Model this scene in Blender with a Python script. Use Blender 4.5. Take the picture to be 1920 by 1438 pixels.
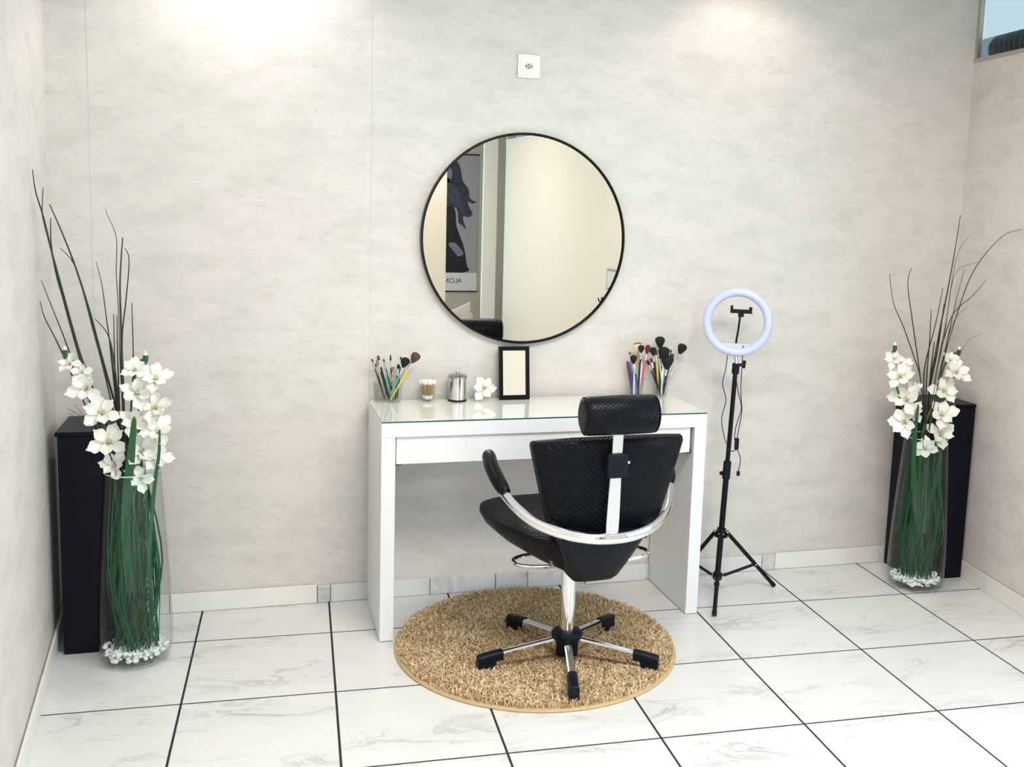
import bpy, bmesh, math, random
import numpy as np
from mathutils import Vector, Matrix, Euler

# ------------------------------------------------------------------ scene reset
for o in list(bpy.data.objects): bpy.data.objects.remove(o)
scene = bpy.context.scene
COL = scene.collection
rnd = random.Random(7)
PI = math.pi

# ------------------------------------------------------------------ camera (solved from desk, tiles, mirror)
W, H = 1920, 1438
CAM = np.array([0.6827, -3.8004, 1.5240]); YAW, PITCH, ROLL = 0.2798, -0.1342, 0.0328
FPX, CX, CY = 1915.84, 73.72, -77.21
_f = np.array([math.sin(YAW)*math.cos(PITCH), math.cos(YAW)*math.cos(PITCH), math.sin(PITCH)])
_r0 = np.array([math.cos(YAW), -math.sin(YAW), 0]); _u0 = np.cross(_r0, _f)
_r = _r0*math.cos(ROLL)+_u0*math.sin(ROLL); _u = -_r0*math.sin(ROLL)+_u0*math.cos(ROLL)
cam = bpy.data.cameras.new('camera'); camo = bpy.data.objects.new('camera', cam); COL.objects.link(camo)
cam.sensor_fit = 'HORIZONTAL'; cam.sensor_width = 36.0; cam.lens = 36.0*FPX/W
cam.shift_x = -CX/W; cam.shift_y = CY/W; cam.clip_start = 0.02
camo.matrix_world = Matrix(((_r[0], _u[0], -_f[0], CAM[0]), (_r[1], _u[1], -_f[1], CAM[1]), (_r[2], _u[2], -_f[2], CAM[2]), (0, 0, 0, 1)))
scene.camera = camo
def ray(px, py): return _f + _r*((px-W/2-CX)/FPX) + _u*(-(py-H/2-CY)/FPX)
def PZ(px, py, z=0.0):
    d = ray(px, py); return Vector(CAM+d*((z-CAM[2])/d[2]))
def PY(px, py, y=0.0):
    d = ray(px, py); return Vector(CAM+d*((y-CAM[1])/d[1]))

# ------------------------------------------------------------------ world, lights, exposure
world = bpy.data.worlds.new('world'); scene.world = world; world.use_nodes = True
bg = world.node_tree.nodes['Background']; bg.inputs[0].default_value = (0.78, 0.90, 1.0, 1); bg.inputs[1].default_value = 0.72
scene.view_settings.view_transform = 'Standard'; scene.view_settings.look = 'None'
scene.view_settings.exposure = 0.24; scene.view_settings.gamma = 1.0; scene.view_settings.use_curve_mapping = False
def area(name, loc, rot, sx, sy, power, col):
    l = bpy.data.lights.new(name, 'AREA'); l.shape = 'RECTANGLE'; l.size = sx; l.size_y = sy; l.energy = power; l.color = col
    o = bpy.data.objects.new(name, l); COL.objects.link(o); o.location = loc; o.rotation_euler = rot; return o
# area lights outside the entrance and shop window, both added unseen for daylight
area('added_entrance_daylight', (3.62, -2.35, 1.25), (0, math.radians(90), math.radians(5.6)), 2.0, 1.7, 28, (0.66, 0.83, 1.0))
area('added_window_daylight', (1.25, -7.72, 1.3), (math.radians(90), 0, 0), 1.3, 2.1, 55, (0.88, 0.94, 1.0))

# ------------------------------------------------------------------ materials
MATS = {}
def new_mat(name):
    m = bpy.data.materials.new(name); m.use_nodes = True; nt = m.node_tree
    b = nt.nodes['Principled BSDF']; MATS[name] = m; return m, nt, b
def simple(name, col, rough=0.5, metal=0.0, spec=0.5, coat=0.0, noise=0.0, nscale=20, bump=0.0):
    m, nt, b = new_mat(name)
    b.inputs['Base Color'].default_value = (*col, 1); b.inputs['Roughness'].default_value = rough
    b.inputs['Metallic'].default_value = metal; b.inputs['Specular IOR Level'].default_value = spec
    b.inputs['Coat Weight'].default_value = coat
    if noise or bump:
        tc = nt.nodes.new('ShaderNodeTexCoord'); n = nt.nodes.new('ShaderNodeTexNoise'); n.inputs['Scale'].default_value = nscale; n.inputs['Detail'].default_value = 4
        nt.links.new(tc.outputs['Object'], n.inputs['Vector'])
        if noise:
            mx = nt.nodes.new('ShaderNodeMix'); mx.data_type = 'RGBA'
            mx.inputs[6].default_value = (*[c*(1-noise) for c in col], 1); mx.inputs[7].default_value = (*[min(1, c*(1+noise)) for c in col], 1)
            nt.links.new(n.outputs['Fac'], mx.inputs[0]); nt.links.new(mx.outputs[2], b.inputs['Base Color'])
        if bump:
            bp = nt.nodes.new('ShaderNodeBump'); bp.inputs['Strength'].default_value = bump; bp.inputs['Distance'].default_value = 0.002
            nt.links.new(n.outputs['Fac'], bp.inputs['Height']); nt.links.new(bp.outputs['Normal'], b.inputs['Normal'])
    return m
def ramp(nt, stops):
    r = nt.nodes.new('ShaderNodeValToRGB'); e = r.color_ramp.elements
    while len(e) < len(stops): e.new(0.5)
    for el, (p_, c) in zip(e, stops): el.position = p_; el.color = (*c, 1) if len(c) == 3 else c
    return r
def mapping(nt, scale, rot=(0, 0, 0), coord='Object'):
    tc = nt.nodes.new('ShaderNodeTexCoord'); mp = nt.nodes.new('ShaderNodeMapping')
    mp.inputs['Scale'].default_value = scale; mp.inputs['Rotation'].default_value = rot
    nt.links.new(tc.outputs[coord], mp.inputs['Vector']); return mp
def tex_noise(nt, mp, scale, detail=5, rough=0.55, dist=0.0):
    n = nt.nodes.new('ShaderNodeTexNoise'); n.inputs['Scale'].default_value = scale; n.inputs['Detail'].default_value = detail
    n.inputs['Roughness'].default_value = rough; n.inputs['Distortion'].default_value = dist
    nt.links.new(mp.outputs[0], n.inputs['Vector']); return n
def mixc(nt, fac, a, b, blend='MIX', f=None):
    mx = nt.nodes.new('ShaderNodeMix'); mx.data_type = 'RGBA'; mx.blend_type = blend
    if f is not None: mx.inputs[0].default_value = f
    if fac is not None: nt.links.new(fac, mx.inputs[0])
    for i, v in ((6, a), (7, b)):
        if isinstance(v, tuple): mx.inputs[i].default_value = (*v, 1)
        else: nt.links.new(v, mx.inputs[i])
    return mx.outputs[2]

def wallpaper(name, axis):
    m, nt, b = new_mat(name)
    # horizontal coordinate compressed: short lying flecks, as printed on concrete look paper
    sc = (1.0, 1.0, 2.2)
    mp3 = mapping(nt, (1, 1, 1)); mp = mapping(nt, sc); mp2 = mapping(nt, (1, 1, 3.2))
    big = tex_noise(nt, mp3, 0.9, 2, 0.5); mid = tex_noise(nt, mp, 4.5, 9, 0.72, 0.15); fine = tex_noise(nt, mp2, 26, 8, 0.75); speck = tex_noise(nt, mp3, 140, 3, 0.6)
    base = mixc(nt, ramp_fac(nt, big, 0.38, 0.62), (0.680, 0.650, 0.598), (0.708, 0.648, 0.610))
    c2 = mixc(nt, ramp_fac(nt, mid, 0.44, 0.74), base, (0.56, 0.54, 0.49))
    c3 = mixc(nt, ramp_fac(nt, fine, 0.55, 0.80), c2, (0.44, 0.43, 0.40))
    c4 = mixc(nt, ramp_fac(nt, speck, 0.66, 0.80), c3, (0.78, 0.77, 0.74))
    nt.links.new(c4, b.inputs['Base Color']); b.inputs['Roughness'].default_value = 0.6; b.inputs['Specular IOR Level'].default_value = 0.25
    bp = nt.nodes.new('ShaderNodeBump'); bp.inputs['Strength'].default_value = 0.2; bp.inputs['Distance'].default_value = 0.0015
    nt.links.new(fine.outputs['Fac'], bp.inputs['Height']); nt.links.new(bp.outputs['Normal'], b.inputs['Normal'])
    return m
def ramp_fac(nt, n, lo, hi):
    mr = nt.nodes.new('ShaderNodeMapRange'); mr.inputs['From Min'].default_value = lo; mr.inputs['From Max'].default_value = hi
    nt.links.new(n.outputs['Fac'], mr.inputs['Value']); return mr.outputs['Result']
wallpaper('wallpaper', 0); wallpaper('wallpaper_side', 1)

def marble(name, vein=(0.36, 0.355, 0.345), base=(0.715, 0.71, 0.70)):
    m, nt, b = new_mat(name)
    tc = nt.nodes.new('ShaderNodeTexCoord'); oi = nt.nodes.new('ShaderNodeObjectInfo')
    mp = nt.nodes.new('ShaderNodeMapping'); mp.inputs['Scale'].default_value = (1.0, 2.6, 1); mp.inputs['Rotation'].default_value = (0, 0, 0.45)
    cb = nt.nodes.new('ShaderNodeCombineXYZ'); mu = nt.nodes.new('ShaderNodeMath'); mu.operation = 'MULTIPLY'; mu.inputs[1].default_value = 37.0
    nt.links.new(oi.outputs['Random'], mu.inputs[0]); nt.links.new(mu.outputs[0], cb.inputs[0]); nt.links.new(mu.outputs[0], cb.inputs[2])
    nt.links.new(tc.outputs['Object'], mp.inputs['Vector']); nt.links.new(cb.outputs[0], mp.inputs['Location'])
    n = tex_noise(nt, mp, 3.0, 7, 0.6, 0.9)
    sub = nt.nodes.new('ShaderNodeMath'); sub.operation = 'SUBTRACT'; sub.inputs[1].default_value = 0.5; nt.links.new(n.outputs['Fac'], sub.inputs[0])
    ab = nt.nodes.new('ShaderNodeMath'); ab.operation = 'ABSOLUTE'; nt.links.new(sub.outputs[0], ab.inputs[0])
    mr = nt.nodes.new('ShaderNodeMapRange'); mr.inputs['From Min'].default_value = 0.0; mr.inputs['From Max'].default_value = 0.035; mr.inputs['To Min'].default_value = 1; mr.inputs['To Max'].default_value = 0
    nt.links.new(ab.outputs[0], mr.inputs['Value'])
    n2 = tex_noise(nt, mp, 2.2, 3, 0.5); m2 = ramp_fac(nt, n2, 0.45, 0.75)
    mm = nt.nodes.new('ShaderNodeMath'); mm.operation = 'MULTIPLY'; nt.links.new(mr.outputs[0], mm.inputs[0]); nt.links.new(m2, mm.inputs[1])
    mm2 = nt.nodes.new('ShaderNodeMath'); mm2.operation = 'MULTIPLY'; mm2.inputs[1].default_value = 0.85; nt.links.new(mm.outputs[0], mm2.inputs[0])
    cloud = mixc(nt, ramp_fac(nt, n2, 0.5, 0.8), base, tuple(c*0.91 for c in base))
    nt.links.new(mixc(nt, mm2.outputs[0], cloud, vein), b.inputs['Base Color'])
    b.inputs['Roughness'].default_value = 0.28; b.inputs['Specular IOR Level'].default_value = 0.4
    return m
marble('marble_tile')
simple('grout', (0.02, 0.018, 0.018), 0.9)
simple('skirting_tile', (0.80, 0.78, 0.73), 0.35, noise=0.05, nscale=6)
simple('skirting_grout', (0.35, 0.33, 0.29), 0.9)
simple('white_lacquer', (0.775, 0.775, 0.775), 0.28, noise=0.01)
simple('drawer_dark', (0.03, 0.03, 0.035), 0.6)
simple('black_leather', (0.003, 0.004, 0.006), 0.35, spec=0.16)
simple('chrome', (0.86, 0.86, 0.87), 0.06, 1.0)
simple('satin_aluminium', (0.80, 0.80, 0.80), 0.32, 1.0)
simple('black_plastic', (0.004, 0.007, 0.012), 0.42, spec=0.18, bump=0.1, nscale=200)
simple('black_metal', (0.003, 0.003, 0.0035), 0.35, spec=0.2)
simple('glossy_black', (0.003, 0.003, 0.004), 0.25, spec=0.2)
simple('navy_column', (0.0022, 0.0032, 0.009), 0.35, spec=0.16, noise=0.2, nscale=8)
simple('rug_backing', (0.55, 0.40, 0.22), 0.9, noise=0.15, nscale=120)
simple('mirror_frame', (0.003, 0.003, 0.004), 0.35, spec=0.2)
simple('mirror_glass', (0.93, 0.93, 0.91), 0.0, 1.0)
simple('ceiling_paint', (0.85, 0.84, 0.82), 0.8)
simple('cream_paint', (0.60, 0.55, 0.465), 0.6, noise=0.02, nscale=3)
simple('frame_metal', (0.55, 0.53, 0.47), 0.35, 0.8)
simple('socket_plastic', (0.84, 0.82, 0.76), 0.35)
simple('socket_hole', (0.01, 0.01, 0.01), 0.6)
simple('steel', (0.72, 0.71, 0.70), 0.16, 1.0)
simple('dark_steel', (0.40, 0.36, 0.35), 0.22, 1.0)
simple('petal_white', (0.87, 0.86, 0.80), 0.55, noise=0.03, nscale=60)
simple('petal_throat', (0.78, 0.74, 0.42), 0.6)
simple('stem_green', (0.035, 0.12, 0.03), 0.5, noise=0.3, nscale=30)
simple('leaf_green', (0.010, 0.085, 0.022), 0.4, noise=0.25, nscale=15)
simple('grass_green', (0.006, 0.075, 0.024), 0.35, spec=0.3, noise=0.8, nscale=45); simple('rim_highlight', (0.55, 0.72, 0.70), 0.08)
simple('twig_dark', (0.016, 0.024, 0.014), 0.6, noise=0.4, nscale=40)
simple('twig_brown', (0.06, 0.045, 0.03), 0.7, noise=0.3, nscale=40)
simple('pebble_white', (0.82, 0.82, 0.80), 0.5, noise=0.08, nscale=40)
simple('cotton', (0.88, 0.88, 0.87), 0.9)
simple('swab_paper', (0.50, 0.32, 0.16), 0.7, noise=0.15, nscale=60)
simple('ring_diffuser', (0.56, 0.60, 0.86), 0.3)
simple('cable_black', (0.01, 0.008, 0.012), 0.5)
simple('poster_grey', (0.40, 0.38, 0.42), 0.5, noise=0.08, nscale=2)
simple('poster_white', (0.82, 0.82, 0.80), 0.5)
simple('poster_black', (0.006, 0.006, 0.010), 0.5)
simple('poster_hair', (0.035, 0.04, 0.07), 0.5, noise=0.8, nscale=25)
simple('poster_strand', (0.075, 0.085, 0.14), 0.5)
simple('poster_skin', (0.22, 0.22, 0.30), 0.5)
simple('pale_leather', (0.74, 0.66, 0.58), 0.5)
simple('panel_grey', (0.18, 0.20, 0.23), 0.4)
simple('duct_pale', (0.42, 0.44, 0.50), 0.4); simple('duct_dark', (0.006, 0.012, 0.014), 0.35)
simple('seam', (0.58, 0.56, 0.52), 0.8)
for nm, c, ro, me in [('h_black', (.008, .008, .009), .3, 0), ('h_teal', (.10, .45, .38), .35, 0), ('h_yellow', (.78, .55, .03), .35, 0), ('h_wood', (.50, .34, .19), .5, 0),
                      ('h_red', (.35, .03, .04), .35, 0), ('h_pink', (.62, .10, .16), .35, 0), ('h_blue', (.02, .06, .25), .35, 0), ('h_white', (.82, .80, .77), .35, 0),
                      ('h_brown', (.10, .05, .03), .4, 0), ('f_silver', (.8, .8, .8), .18, 1), ('f_gold', (.62, .48, .3), .25, 1), ('f_rose', (.66, .5, .46), .25, 1),
                      ('b_black', (.006, .006, .007), .85, 0), ('b_brown', (.10, .045, .02), .85, 0), ('b_tan', (.30, .19, .11), .85, 0), ('b_cream', (.78, .60, .36), .85, 0), ('b_red', (.12, .02, .02), .85, 0)]:
    simple(nm, c, ro, me, bump=0.6 if nm[:2] == 'b_' else 0, nscale=400)

def arch_glass(name, tint, refl=1.0):
    m = bpy.data.materials.new(name); m.use_nodes = True; nt = m.node_tree; nt.nodes.clear(); MATS[name] = m
    out = nt.nodes.new('ShaderNodeOutputMaterial'); t = nt.nodes.new('ShaderNodeBsdfTransparent'); t.inputs[0].default_value = (*tint, 1)
    g = nt.nodes.new('ShaderNodeBsdfGlossy'); g.inputs['Roughness'].default_value = 0.02
    lw = nt.nodes.new('ShaderNodeLayerWeight'); lw.inputs['Blend'].default_value = 0.5   # Schlick on the facing angle, same for both sides of the wall
    pw = nt.nodes.new('ShaderNodeMath'); pw.operation = 'POWER'; pw.inputs[1].default_value = 5; nt.links.new(lw.outputs['Facing'], pw.inputs[0])
    mu = nt.nodes.new('ShaderNodeMath'); mu.operation = 'MULTIPLY_ADD'; mu.inputs[1].default_value = 0.75*refl; mu.inputs[2].default_value = 0.018*refl; nt.links.new(pw.outputs[0], mu.inputs[0])
    mx = nt.nodes.new('ShaderNodeMixShader'); nt.links.new(mu.outputs[0], mx.inputs[0]); nt.links.new(t.outputs[0], mx.inputs[1]); nt.links.new(g.outputs[0], mx.inputs[2])
    nt.links.new(mx.outputs[0], out.inputs[0]); return m
arch_glass('vase_glass', (0.962, 0.988, 0.985)); arch_glass('cup_glass', (0.955, 0.975, 0.97)); arch_glass('window_glass', (0.90, 0.97, 0.98), 0.7)
simple('desk_glass', (0.80, 0.81, 0.74), 0.02, spec=0.75, coat=0.6)
MATS['desk_glass'].node_tree.nodes['Principled BSDF'].inputs['Coat Roughness'].default_value = 0.01
simple('glass_edge', (0.03, 0.10, 0.09), 0.15)

# diamond embossed black leather for the chair
def leather():
    m, nt, b = new_mat('diamond_leather')
    b.inputs['Base Color'].default_value = (0.0020, 0.0032, 0.0055, 1); b.inputs['Roughness'].default_value = 0.36; b.inputs['Specular IOR Level'].default_value = 0.14
    tc = nt.nodes.new('ShaderNodeTexCoord'); sep = nt.nodes.new('ShaderNodeSeparateXYZ'); nt.links.new(tc.outputs['Object'], sep.inputs[0])
    yz = nt.nodes.new('ShaderNodeMath'); yz.operation = 'ADD'; nt.links.new(sep.outputs[1], yz.inputs[0]); nt.links.new(sep.outputs[2], yz.inputs[1])
    outs = []
    for op in ('ADD', 'SUBTRACT'):
        a = nt.nodes.new('ShaderNodeMath'); a.operation = op; nt.links.new(sep.outputs[0], a.inputs[0]); nt.links.new(yz.outputs[0], a.inputs[1])
        s = nt.nodes.new('ShaderNodeMath'); s.operation = 'MULTIPLY'; s.inputs[1].default_value = 62; nt.links.new(a.outputs[0], s.inputs[0])
        fr = nt.nodes.new('ShaderNodeMath'); fr.operation = 'PINGPONG'; fr.inputs[1].default_value = 0.5; nt.links.new(s.outputs[0], fr.inputs[0])
        cl = nt.nodes.new('ShaderNodeMapRange'); cl.inputs['From Max'].default_value = 0.13; nt.links.new(fr.outputs[0], cl.inputs['Value']); outs.append(cl.outputs[0])
    mn = nt.nodes.new('ShaderNodeMath'); mn.operation = 'MINIMUM'; nt.links.new(outs[0], mn.inputs[0]); nt.links.new(outs[1], mn.inputs[1])
    bp = nt.nodes.new('ShaderNodeBump'); bp.inputs['Strength'].default_value = 0.7; bp.inputs['Distance'].default_value = 0.002
    nt.links.new(mn.outputs[0], bp.inputs['Height']); nt.links.new(bp.outputs['Normal'], b.inputs['Normal'])
leather()
def rug_mat():
    m, nt, b = new_mat('rug_pile')
    at = nt.nodes.new('ShaderNodeAttribute'); at.attribute_name = 'shade'
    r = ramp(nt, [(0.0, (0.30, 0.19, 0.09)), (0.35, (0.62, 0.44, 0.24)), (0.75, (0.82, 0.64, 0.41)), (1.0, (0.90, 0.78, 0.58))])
    nt.links.new(at.outputs['Fac'], r.inputs[0]); nt.links.new(r.outputs[0], b.inputs['Base Color']); b.inputs['Roughness'].default_value = 0.8; b.inputs['Specular IOR Level'].default_value = 0.2
rug_mat()
def emis(name, col, s):
    m, nt, b = new_mat(name); b.inputs['Base Color'].default_value = (*col, 1); b.inputs['Emission Color'].default_value = (*col, 1); b.inputs['Emission Strength'].default_value = s
emis('lamp_glow', (1.0, 0.93, 0.82), 6.0)

# ------------------------------------------------------------------ mesh helpers
def mesh(name, V, F, smooth=False):
    me = bpy.data.meshes.new(name); me.from_pydata([tuple(v) for v in V], [], F); me.validate(); me.update()
    if smooth:
        me.polygons.foreach_set('use_smooth', [True]*len(me.polygons)); me.set_sharp_from_angle(angle=math.radians(38))
    return me
def link(name, me, mat=None, parent=None):
    o = bpy.data.objects.new(name, me); COL.objects.link(o)
    if mat is not None and not me.materials: me.materials.append(MATS[mat])
    if parent is not None: o.parent = parent
    return o
def obj(name, VF, mat, parent=None, smooth=False):
    return link(name, mesh(name, VF[0], VF[1], smooth), mat, parent)
def tag(o, label, cat, group=None, kind=None):
    o['label'] = label; o['category'] = cat
    if group: o['group'] = group
    if kind: o['kind'] = kind
    return o
def struct(o, label=None):
    o['kind'] = 'structure'
    if label: o['label'] = label
    return o
def thing(name, label, cat, loc=(0, 0, 0), rotz=0.0, group=None):
    e = bpy.data.objects.new(name, None); COL.objects.link(e); e.empty_display_size = 0.05
    e.location = loc; e.rotation_euler = (0, 0, rotz); tag(e, label, cat, group); return e
def boxg(x0, x1, y0, y1, z0, z1):
    V = [(x, y, z) for z in (z0, z1) for y in (y0, y1) for x in (x0, x1)]
    F = [(0, 2, 3, 1), (4, 5, 7, 6), (0, 1, 5, 4), (2, 6, 7, 3), (0, 4, 6, 2), (1, 3, 7, 5)]
    return V, F
def bev(VF, r, seg=2):
    bm = bmesh.new(); vs = [bm.verts.new(v) for v in VF[0]]
    for f in VF[1]: bm.faces.new([vs[i] for i in f])
    bmesh.ops.recalc_face_normals(bm, faces=bm.faces)
    bmesh.ops.bevel(bm, geom=list(bm.edges), offset=r, segments=seg, affect='EDGES', profile=0.5)
    bm.verts.index_update(); V = [v.co.copy() for v in bm.verts]; F = [[v.index for v in f.verts] for f in bm.faces]; bm.free(); return V, F
def box(name, x0, x1, y0, y1, z0, z1, mat, parent=None, r=0.0, seg=2):
    g = boxg(x0, x1, y0, y1, z0, z1)
    return obj(name, bev(g, r, seg) if r else g, mat, parent)
def join(*gs):
    V, F = [], []
    for v, f in gs:
        n = len(V); V += list(v); F += [tuple(i+n for i in q) for q in f]
    return V, F
def xform(VF, M): return [M @ Vector(v) for v in VF[0]], VF[1]
def lathe(prof, n=32, cap0=True, cap1=True):
    V, F = [], []
    for r, z in prof:
        for k in range(n): a = 2*PI*k/n; V.append((r*math.cos(a), r*math.sin(a), z))
    m = len(prof)
    for i in range(m-1):
        for k in range(n): k2 = (k+1) % n; F.append((i*n+k, i*n+k2, (i+1)*n+k2, (i+1)*n+k))
    if cap0: F.append(tuple(reversed(range(n))))
    if cap1: F.append(tuple(range((m-1)*n, m*n)))
    return V, F
def loft(rings, cap=True, closed=False):
    V, F = [], []; n = len(rings[0]); m = len(rings)
    for r in rings: V += list(r)
    for i in range(m if closed else m-1):
        j = (i+1) % m
        for k in range(n): k2 = (k+1) % n; F.append((i*n+k, i*n+k2, j*n+k2, j*n+k))
    if cap and not closed: F.append(tuple(reversed(range(n)))); F.append(tuple(range((m-1)*n, m*n)))
    return V, F
def smoothpath(P, k=6, closed=False):
    P = [Vector(p) for p in P]; n = len(P); out = []
    rng = range(n if closed else n-1)
    for i in rng:
        if closed: a, b, c, d = P[(i-1) % n], P[i], P[(i+1) % n], P[(i+2) % n]
        else: a, b, c, d = P[max(i-1, 0)], P[i], P[i+1], P[min(i+2, n-1)]
        for s in range(k):
            t = s/k; out.append(0.5*((2*b)+(c-a)*t+(2*a-5*b+4*c-d)*t*t+(3*b-a-3*c+d)*t**3))
    if not closed: out.append(P[-1])
    return out
def tube(P, R, n=8, closed=False, oval=(1, 1), up=None):
    P = [Vector(p) for p in P]; m = len(P)
    if not hasattr(R, '__len__'): R = [R]*m
    rings = []; ref = None
    for i in range(m):
        if closed: t = P[(i+1) % m]-P[(i-1) % m]
        else: t = P[min(i+1, m-1)]-P[max(i-1, 0)]
        t.normalize()
        if up is not None: ref = Vector(up)
        if ref is None: ref = Vector((0, 0, 1)) if abs(t.z) < 0.9 else Vector((1, 0, 0))
        x = (ref-t*ref.dot(t)); x.normalize(); y = t.cross(x); ref = x
        rings.append([P[i]+(x*math.cos(2*PI*k/n)*oval[0]+y*math.sin(2*PI*k/n)*oval[1])*R[i] for k in range(n)])
    return loft(rings, True, closed)
def cyl(a, b, r, n=12): return tube([a, b], r, n)
def sphere(c, r, n=10, m=7, sc=(1, 1, 1)):
    prof = [(max(1e-5, r*math.sin(PI*i/m)), -r*math.cos(PI*i/m)) for i in range(m+1)]
    V, F = lathe(prof, n, False, False)
    return [(c[0]+v[0]*sc[0], c[1]+v[1]*sc[1], c[2]+v[2]*sc[2]) for v in V], F
def superring(hx, hy, n=40, e=5.0):
    out = []
    for k in range(n):
        a = 2*PI*k/n; c, s = math.cos(a), math.sin(a)
        out.append((hx*math.copysign(abs(c)**(2/e), c), hy*math.copysign(abs(s)**(2/e), s)))
    return out
def clip_poly(poly, line):   # keep points with a*x+b*y>=c
    a, b, c = line; out = []
    for i in range(len(poly)):
        p, q = poly[i], poly[(i+1) % len(poly)]; dp = a*p[0]+b*p[1]-c; dq = a*q[0]+b*q[1]-c
        if dp >= 0: out.append(p)
        if dp*dq < 0: t = dp/(dp-dq); out.append((p[0]+(q[0]-p[0])*t, p[1]+(q[1]-p[1])*t))
    return out
def prism(poly, z0, z1):
    n = len(poly); V = [(x, y, z0) for x, y in poly]+[(x, y, z1) for x, y in poly]
    F = [tuple(reversed(range(n))), tuple(range(n, 2*n))]+[(i, (i+1) % n, n+(i+1) % n, n+i) for i in range(n)]
    return V, F

# ------------------------------------------------------------------ room shell
LK, RK, RX = math.tan(0.0678), math.tan(0.0984), 3.5988
def wl(d): return LK*d
def wr(d): return RX-RK*d
YB, ZC = -7.6, 2.56
DEND = 6.1
# floor: dark grout bed with separate marble tiles
fl = obj('floor', prism([(-0.02, 0.02), (RX+0.02, 0.02), (4.02, YB-0.02), (0.3, YB-0.02)][::-1], -0.08, -0.0009), 'grout'); struct(fl, 'white marble tiled floor with dark grout')
TS, TT = 0.4551, 0.4493; TOX, TOY, TA = 0.4627, -0.2738, -0.0354
ca, sa = math.cos(TA), math.sin(TA); G = 0.0036
for j in range(-2, 17):
    for i in range(-3, 10):
        cs = [(i*TS+G, -(j+1)*TT+G), ((i+1)*TS-G, -(j+1)*TT+G), ((i+1)*TS-G, -j*TT-G), (i*TS+G, -j*TT-G)]
        poly = [(TOX+x*ca-y*sa, TOY+x*sa+y*ca) for x, y in cs]
        for ln in [(0, -1, 0.004), (1, LK, 0.002), (-1, RK, -RX+0.002), (0, 1, YB+0.002)]:
            poly = clip_poly(poly, ln)
            if len(poly) < 3: break
        if len(poly) < 3: continue
        ar = abs(sum(poly[k][0]*poly[(k+1) % len(poly)][1]-poly[(k+1) % len(poly)][0]*poly[k][1] for k in range(len(poly))))/2
        if ar < 0.002: continue
        cx_ = sum(q[0] for q in poly)/len(poly); cy_ = sum(q[1] for q in poly)/len(poly)
        t = obj('floor_tile', prism([(x-cx_, y-cy_) for x, y in poly], -0.0008, 0.0), 'marble_tile', fl); t.location = (cx_, cy_, 0)
struct(box('ceiling', -0.1, 4.1, YB-0.1, 0.1, ZC, ZC+0.08, 'ceiling_paint'), 'white painted ceiling')
wb = struct(box('wall_back', -0.1, RX+0.03, 0.0, 0.10, -0.08, ZC, 'wallpaper'), 'back wall with pale concrete look wallpaper')
# wallpaper seams: thin raised edges of the paper strips
for px, py in ((163, 100), (690, 1000)):
    x = PY(px, py, 0).x; box('wallpaper_seam', x-0.0008, x+0.0008, -0.0006, 0.0, 0.07, ZC, 'seam', wb)
def sidewall(name, d0, d1, f, th, z0, z1, mat):
    return obj(name, prism([(f(d0), -d0), (f(d1), -d1), (f(d1)+th, -d1), (f(d0)+th, -d0)][::(1 if th > 0 else -1)], z0, z1), mat)
struct(sidewall('wall_left', 0, -YB, wl, -0.1, -0.08, ZC, 'wallpaper_side'), 'left wall with pale concrete look wallpaper')
ZT = 2.175
# right wall: papered stretch, added glazed entrance, cream stretch; transom glazing above all of it
wr1 = struct(sidewall('wall_right', 0, 1.35, wr, 0.1, -0.08, ZT, 'wallpaper_side'), 'right wall with pale concrete look wallpaper under the glass strip')
struct(sidewall('wall_entrance', 3.25, DEND, wr, 0.1, -0.08, ZT, 'cream_paint'), 'smooth cream wall seen in the round mirror')
struct(box('wall_rear', 0.4, 4.1, YB-0.1, YB, -0.08, ZC, 'cream_paint') if False else obj('wall_rear', join(boxg(0.3, 0.6, YB-0.1, YB, -0.08, ZC), boxg(1.9, 4.1, YB-0.1, YB, -0.08, ZC), boxg(0.6, 1.9, YB-0.1, YB, -0.08, 0.2), boxg(0.6, 1.9, YB-0.1, YB, 2.4, ZC)), 'cream_paint'), 'cream rear wall behind the poster')
struct(box('wall_corner', 3.97, 4.07, YB, -DEND, -0.08, ZC, 'cream_paint')); struct(box('wall_return', wr(DEND)+0.1, 3.97, -DEND, -DEND+0.1, -0.08, ZC, 'cream_paint'))
# unseen shop window, added in the rear wall to carry daylight
w2 = struct(box('window_added', 0.6, 1.9, YB-0.055, YB-0.045, 0.2, 2.4, 'window_glass'), 'added shop window in the rear wall, out of view')
for a in ((0.6, 0.65, 0.2, 2.4), (1.85, 1.9, 0.2, 2.4), (0.65, 1.85, 0.2, 0.25), (0.65, 1.85, 2.35, 2.4)):
    box('window_frame', a[0], a[1], YB-0.08, YB-0.02, a[2], a[3], 'frame_metal', w2)
# unseen glazed entrance, added to bring bluish daylight in from the right
d1 = struct(sidewall('door_added', 1.35, 3.25, lambda d: wr(d)+0.045, 0.01, 0.0, ZT, 'window_glass'), 'added glazed entrance door beyond the right edge')
for a, b_ in ((1.35, 1.41), (2.27, 2.33), (3.19, 3.25)):
    q = sidewall('door_frame', a, b_, lambda d: wr(d)+0.02, 0.06, 0.0, ZT, 'frame_metal'); q.parent = d1
# transom glazing
t0 = 0.022
w1 = struct(sidewall('window_1', t0, DEND, lambda d: wr(d)+0.020, 0.006, ZT+0.0152, ZC, 'window_glass'), 'high strip window above the right wall')
q = sidewall('window_sill', 0.0, DEND, lambda d: wr(d)-0.006, 0.11, ZT, ZT+0.015, 'frame_metal'); q.parent = w1
for dd in (0.0, 2.2, 4.6, DEND-0.03):
    q = sidewall('window_frame', dd, dd+0.018, lambda d: wr(d)-0.003, 0.018, ZT+0.0152, ZC, 'frame_metal'); q.parent = w1

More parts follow.
